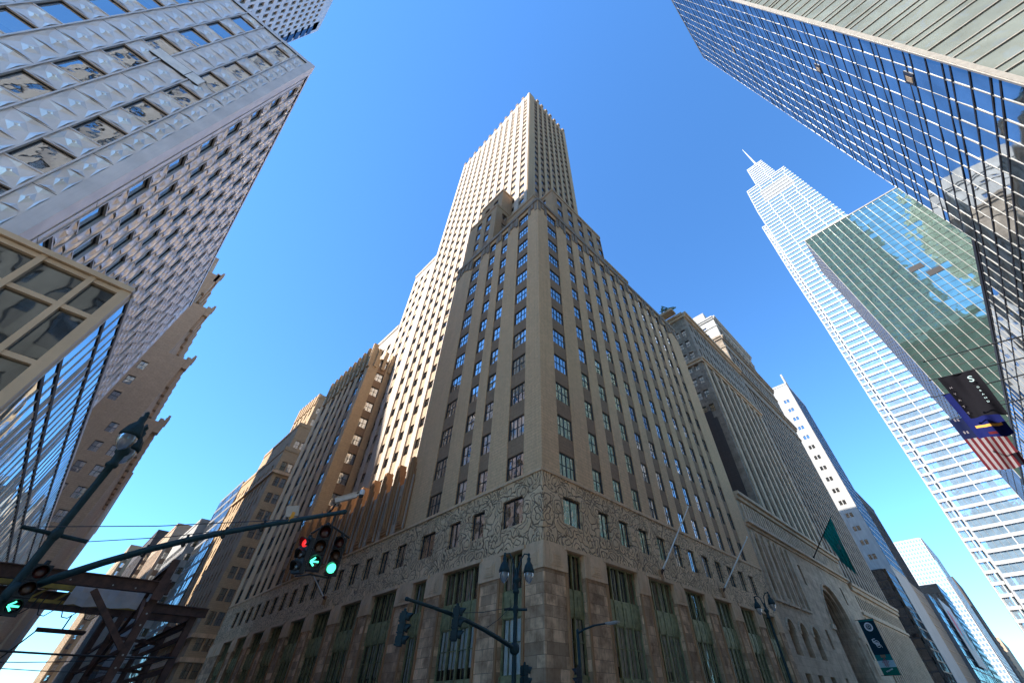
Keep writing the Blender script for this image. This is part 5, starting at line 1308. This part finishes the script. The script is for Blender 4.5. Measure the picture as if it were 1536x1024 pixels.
# ------------------------------------------------------------------ steel gantry in the avenue
t = thing('steel_gantry', 'rusty brown steel gantry of beams and posts low on the left', 'gantry', (-2.9, -27, 0)); off = (-2.9, -27, 0)
def gpart(name, fn):
    m = MB(); fn(m); m.build(name, t, off)
gpart('beam', lambda m: m.ibeam((9, -27, 5.72), (-3.25, -27, 5.98), .3, .46, 'rust'))
gpart('beam', lambda m: m.ibeam((6, -31, 5.7), (-5.9, -31, 5.78), .28, .4, 'rust'))
gpart('beam', lambda m: m.ibeam((6, -36.5, 6.1), (-6.2, -36.5, 6.1), .28, .4, 'rust'))
gpart('beam', lambda m: m.ibeam((-2.9, -27.2, 6.75), (-2.9, -46, 6.75), .26, .36, 'rust'))
gpart('beam', lambda m: m.ibeam((-5.4, -31.2, 5.35), (-5.4, -46, 5.35), .24, .3, 'rust'))
for x, y, h in ((-2.9, -27.25, 7.15), (-5.4, -31.25, 5.95), (-2.9, -36.5, 6.5), (-5.6, -38.5, 5.9), (-2.9, -46, 6.9), (-5.6, -46, 5.9), (6, -27.25, 6), (6, -36.5, 6.2)):
    gpart('post', lambda m: m.ibeam((x, y, 0), (x, y, h), .3, .34, 'rust', up=(0, 1, 0)))
gpart('brace', lambda m: m.bar((-.7, -27, 5.6), (-2.75, -27, 3.8), .16, .2, 'rust'))
gpart('brace', lambda m: m.bar((-2.9, -27.4, 4.2), (-2.9, -32, 6.6), .14, .18, 'rust'))
gpart('brace', lambda m: m.bar((-2.9, -36, 3.4), (-2.9, -30, 6.6), .14, .18, 'rust'))
for z in (4.75, 4.1, 3.45, 2.8): gpart('rung', lambda m: m.bar((-5.45, -31.5, z), (-5.5, -46, z), .14, .2, 'rust'))
for z in (4.9, 3.9, 3.0): gpart('rung', lambda m: m.bar((-2.95, -27.5, z), (-3, -46, z), .12, .16, 'rust'))
for z in (5.0, 3.7): gpart('rung', lambda m: m.bar((-3.0, -36.4, z), (-5.5, -38.3, z), .1, .14, 'rust'))
def bolts(m):
    for x in (-2.0, -1.2, .2, 1.4): m.lathe((x, -26.84, 5.82), [(.03, 0), (.03, .03)], 'alu', 6, (0, 1, 0))
    m.box((-3.1, -26.92, 5.5), (-2.7, -26.8, 6.3), 'rust')
    for z in (3.2, 3.6, 4.6, 5.0): m.lathe((-2.9, -26.93, z), [(.035, 0), (.035, .04)], 'alu', 6, (0, 1, 0))
gpart('bolt_plate', bolts)
m = MB(); m.bar((4.5, -30, 5.95), (-2.7, -30, 6.1), .35, .3, 'yellow'); m.bar((4.5, -30, 5.35), (-2.7, -30, 5.5), .2, .12, 'yellow')
for k in range(9): m.bar((3.5-.8*k, -30, 5.45), (3.1-.8*k, -30, 5.9), .08, .08, 'yellow')
tag(m.build('hoist_beam'), 'yellow painted hoist beam behind the rusty gantry', 'beam')
m = MB(); n = 8
for i in range(n):
    for j in range(3):
        f = lambda i, j: (-.1-2.5*i/n, -28.4+.1*math.sin(i*1.7+j), 5.18+.24*j+.015*i+.04*math.sin(i*2.1))
        m.poly([f(i, j), f(i+1, j), f(i+1, j+1), f(i, j+1)][::-1], 'panelw', True)
        m.poly([f(i, j), f(i, j+1), f(i+1, j+1), f(i+1, j)][::-1], 'panelw', True)
tag(m.build('tarpaulin'), 'dirty white tarpaulin hanging under the rusty main beam', 'tarpaulin')
for k in range(4):
    x = 1.3-.75*k; m = MB(); m.tube([(x, -28.6, 5.5), (x+.02, -28.6, 5.1), (x-.12, -28.6, 4.8), (x-.32, -28.6, 4.78), (x-.5, -28.6, 5.0), (x-.55, -28.6, 5.5)], .02, 'cable', 6)
    tag(m.build('cable_loop'), 'black cable loop hanging below the yellow hoist beam', 'cable', 'cable loops under the hoist beam')
for k, (p, q, lab) in enumerate((((9, -23, 3.9), (-5.4, -31, 3.9), 'thick black cable slung low across the gantry posts'), ((9, -34, 4.2), (-5.5, -46, 4.0), 'thin black wire running behind the gantry at mid height'), ((8, -40, 4.1), (-5.5, -38.4, 4.35), 'thin black wire strung between the rear gantry posts'), ((8, -44, 3.3), (-5.5, -46, 3.3), 'lowest black wire behind the gantry'))):
    m = MB(); p, q = Vector(p), Vector(q); m.tube([p.lerp(q, i/10)-Vector((0, 0, .35*math.sin(math.pi*i/10))) for i in range(11)], .035 if k == 0 else .02, 'cable', 6); tag(m.build('cable'), lab, 'cable')
m = MB(); m.box((-1.6, -33.5, 4.7), (.2, -32.4, 4.78), 'rust'); m.tube([(-.7, -33, 4.78), (-.7, -33, 5.4)], .03, 'cable', 6); m.tube([(.15, -33, 4.7), (.7, -33, 3.6)], .03, 'cable', 6)
tag(m.build('work_light'), 'flat dark work light hanging behind the gantry', 'lamp')
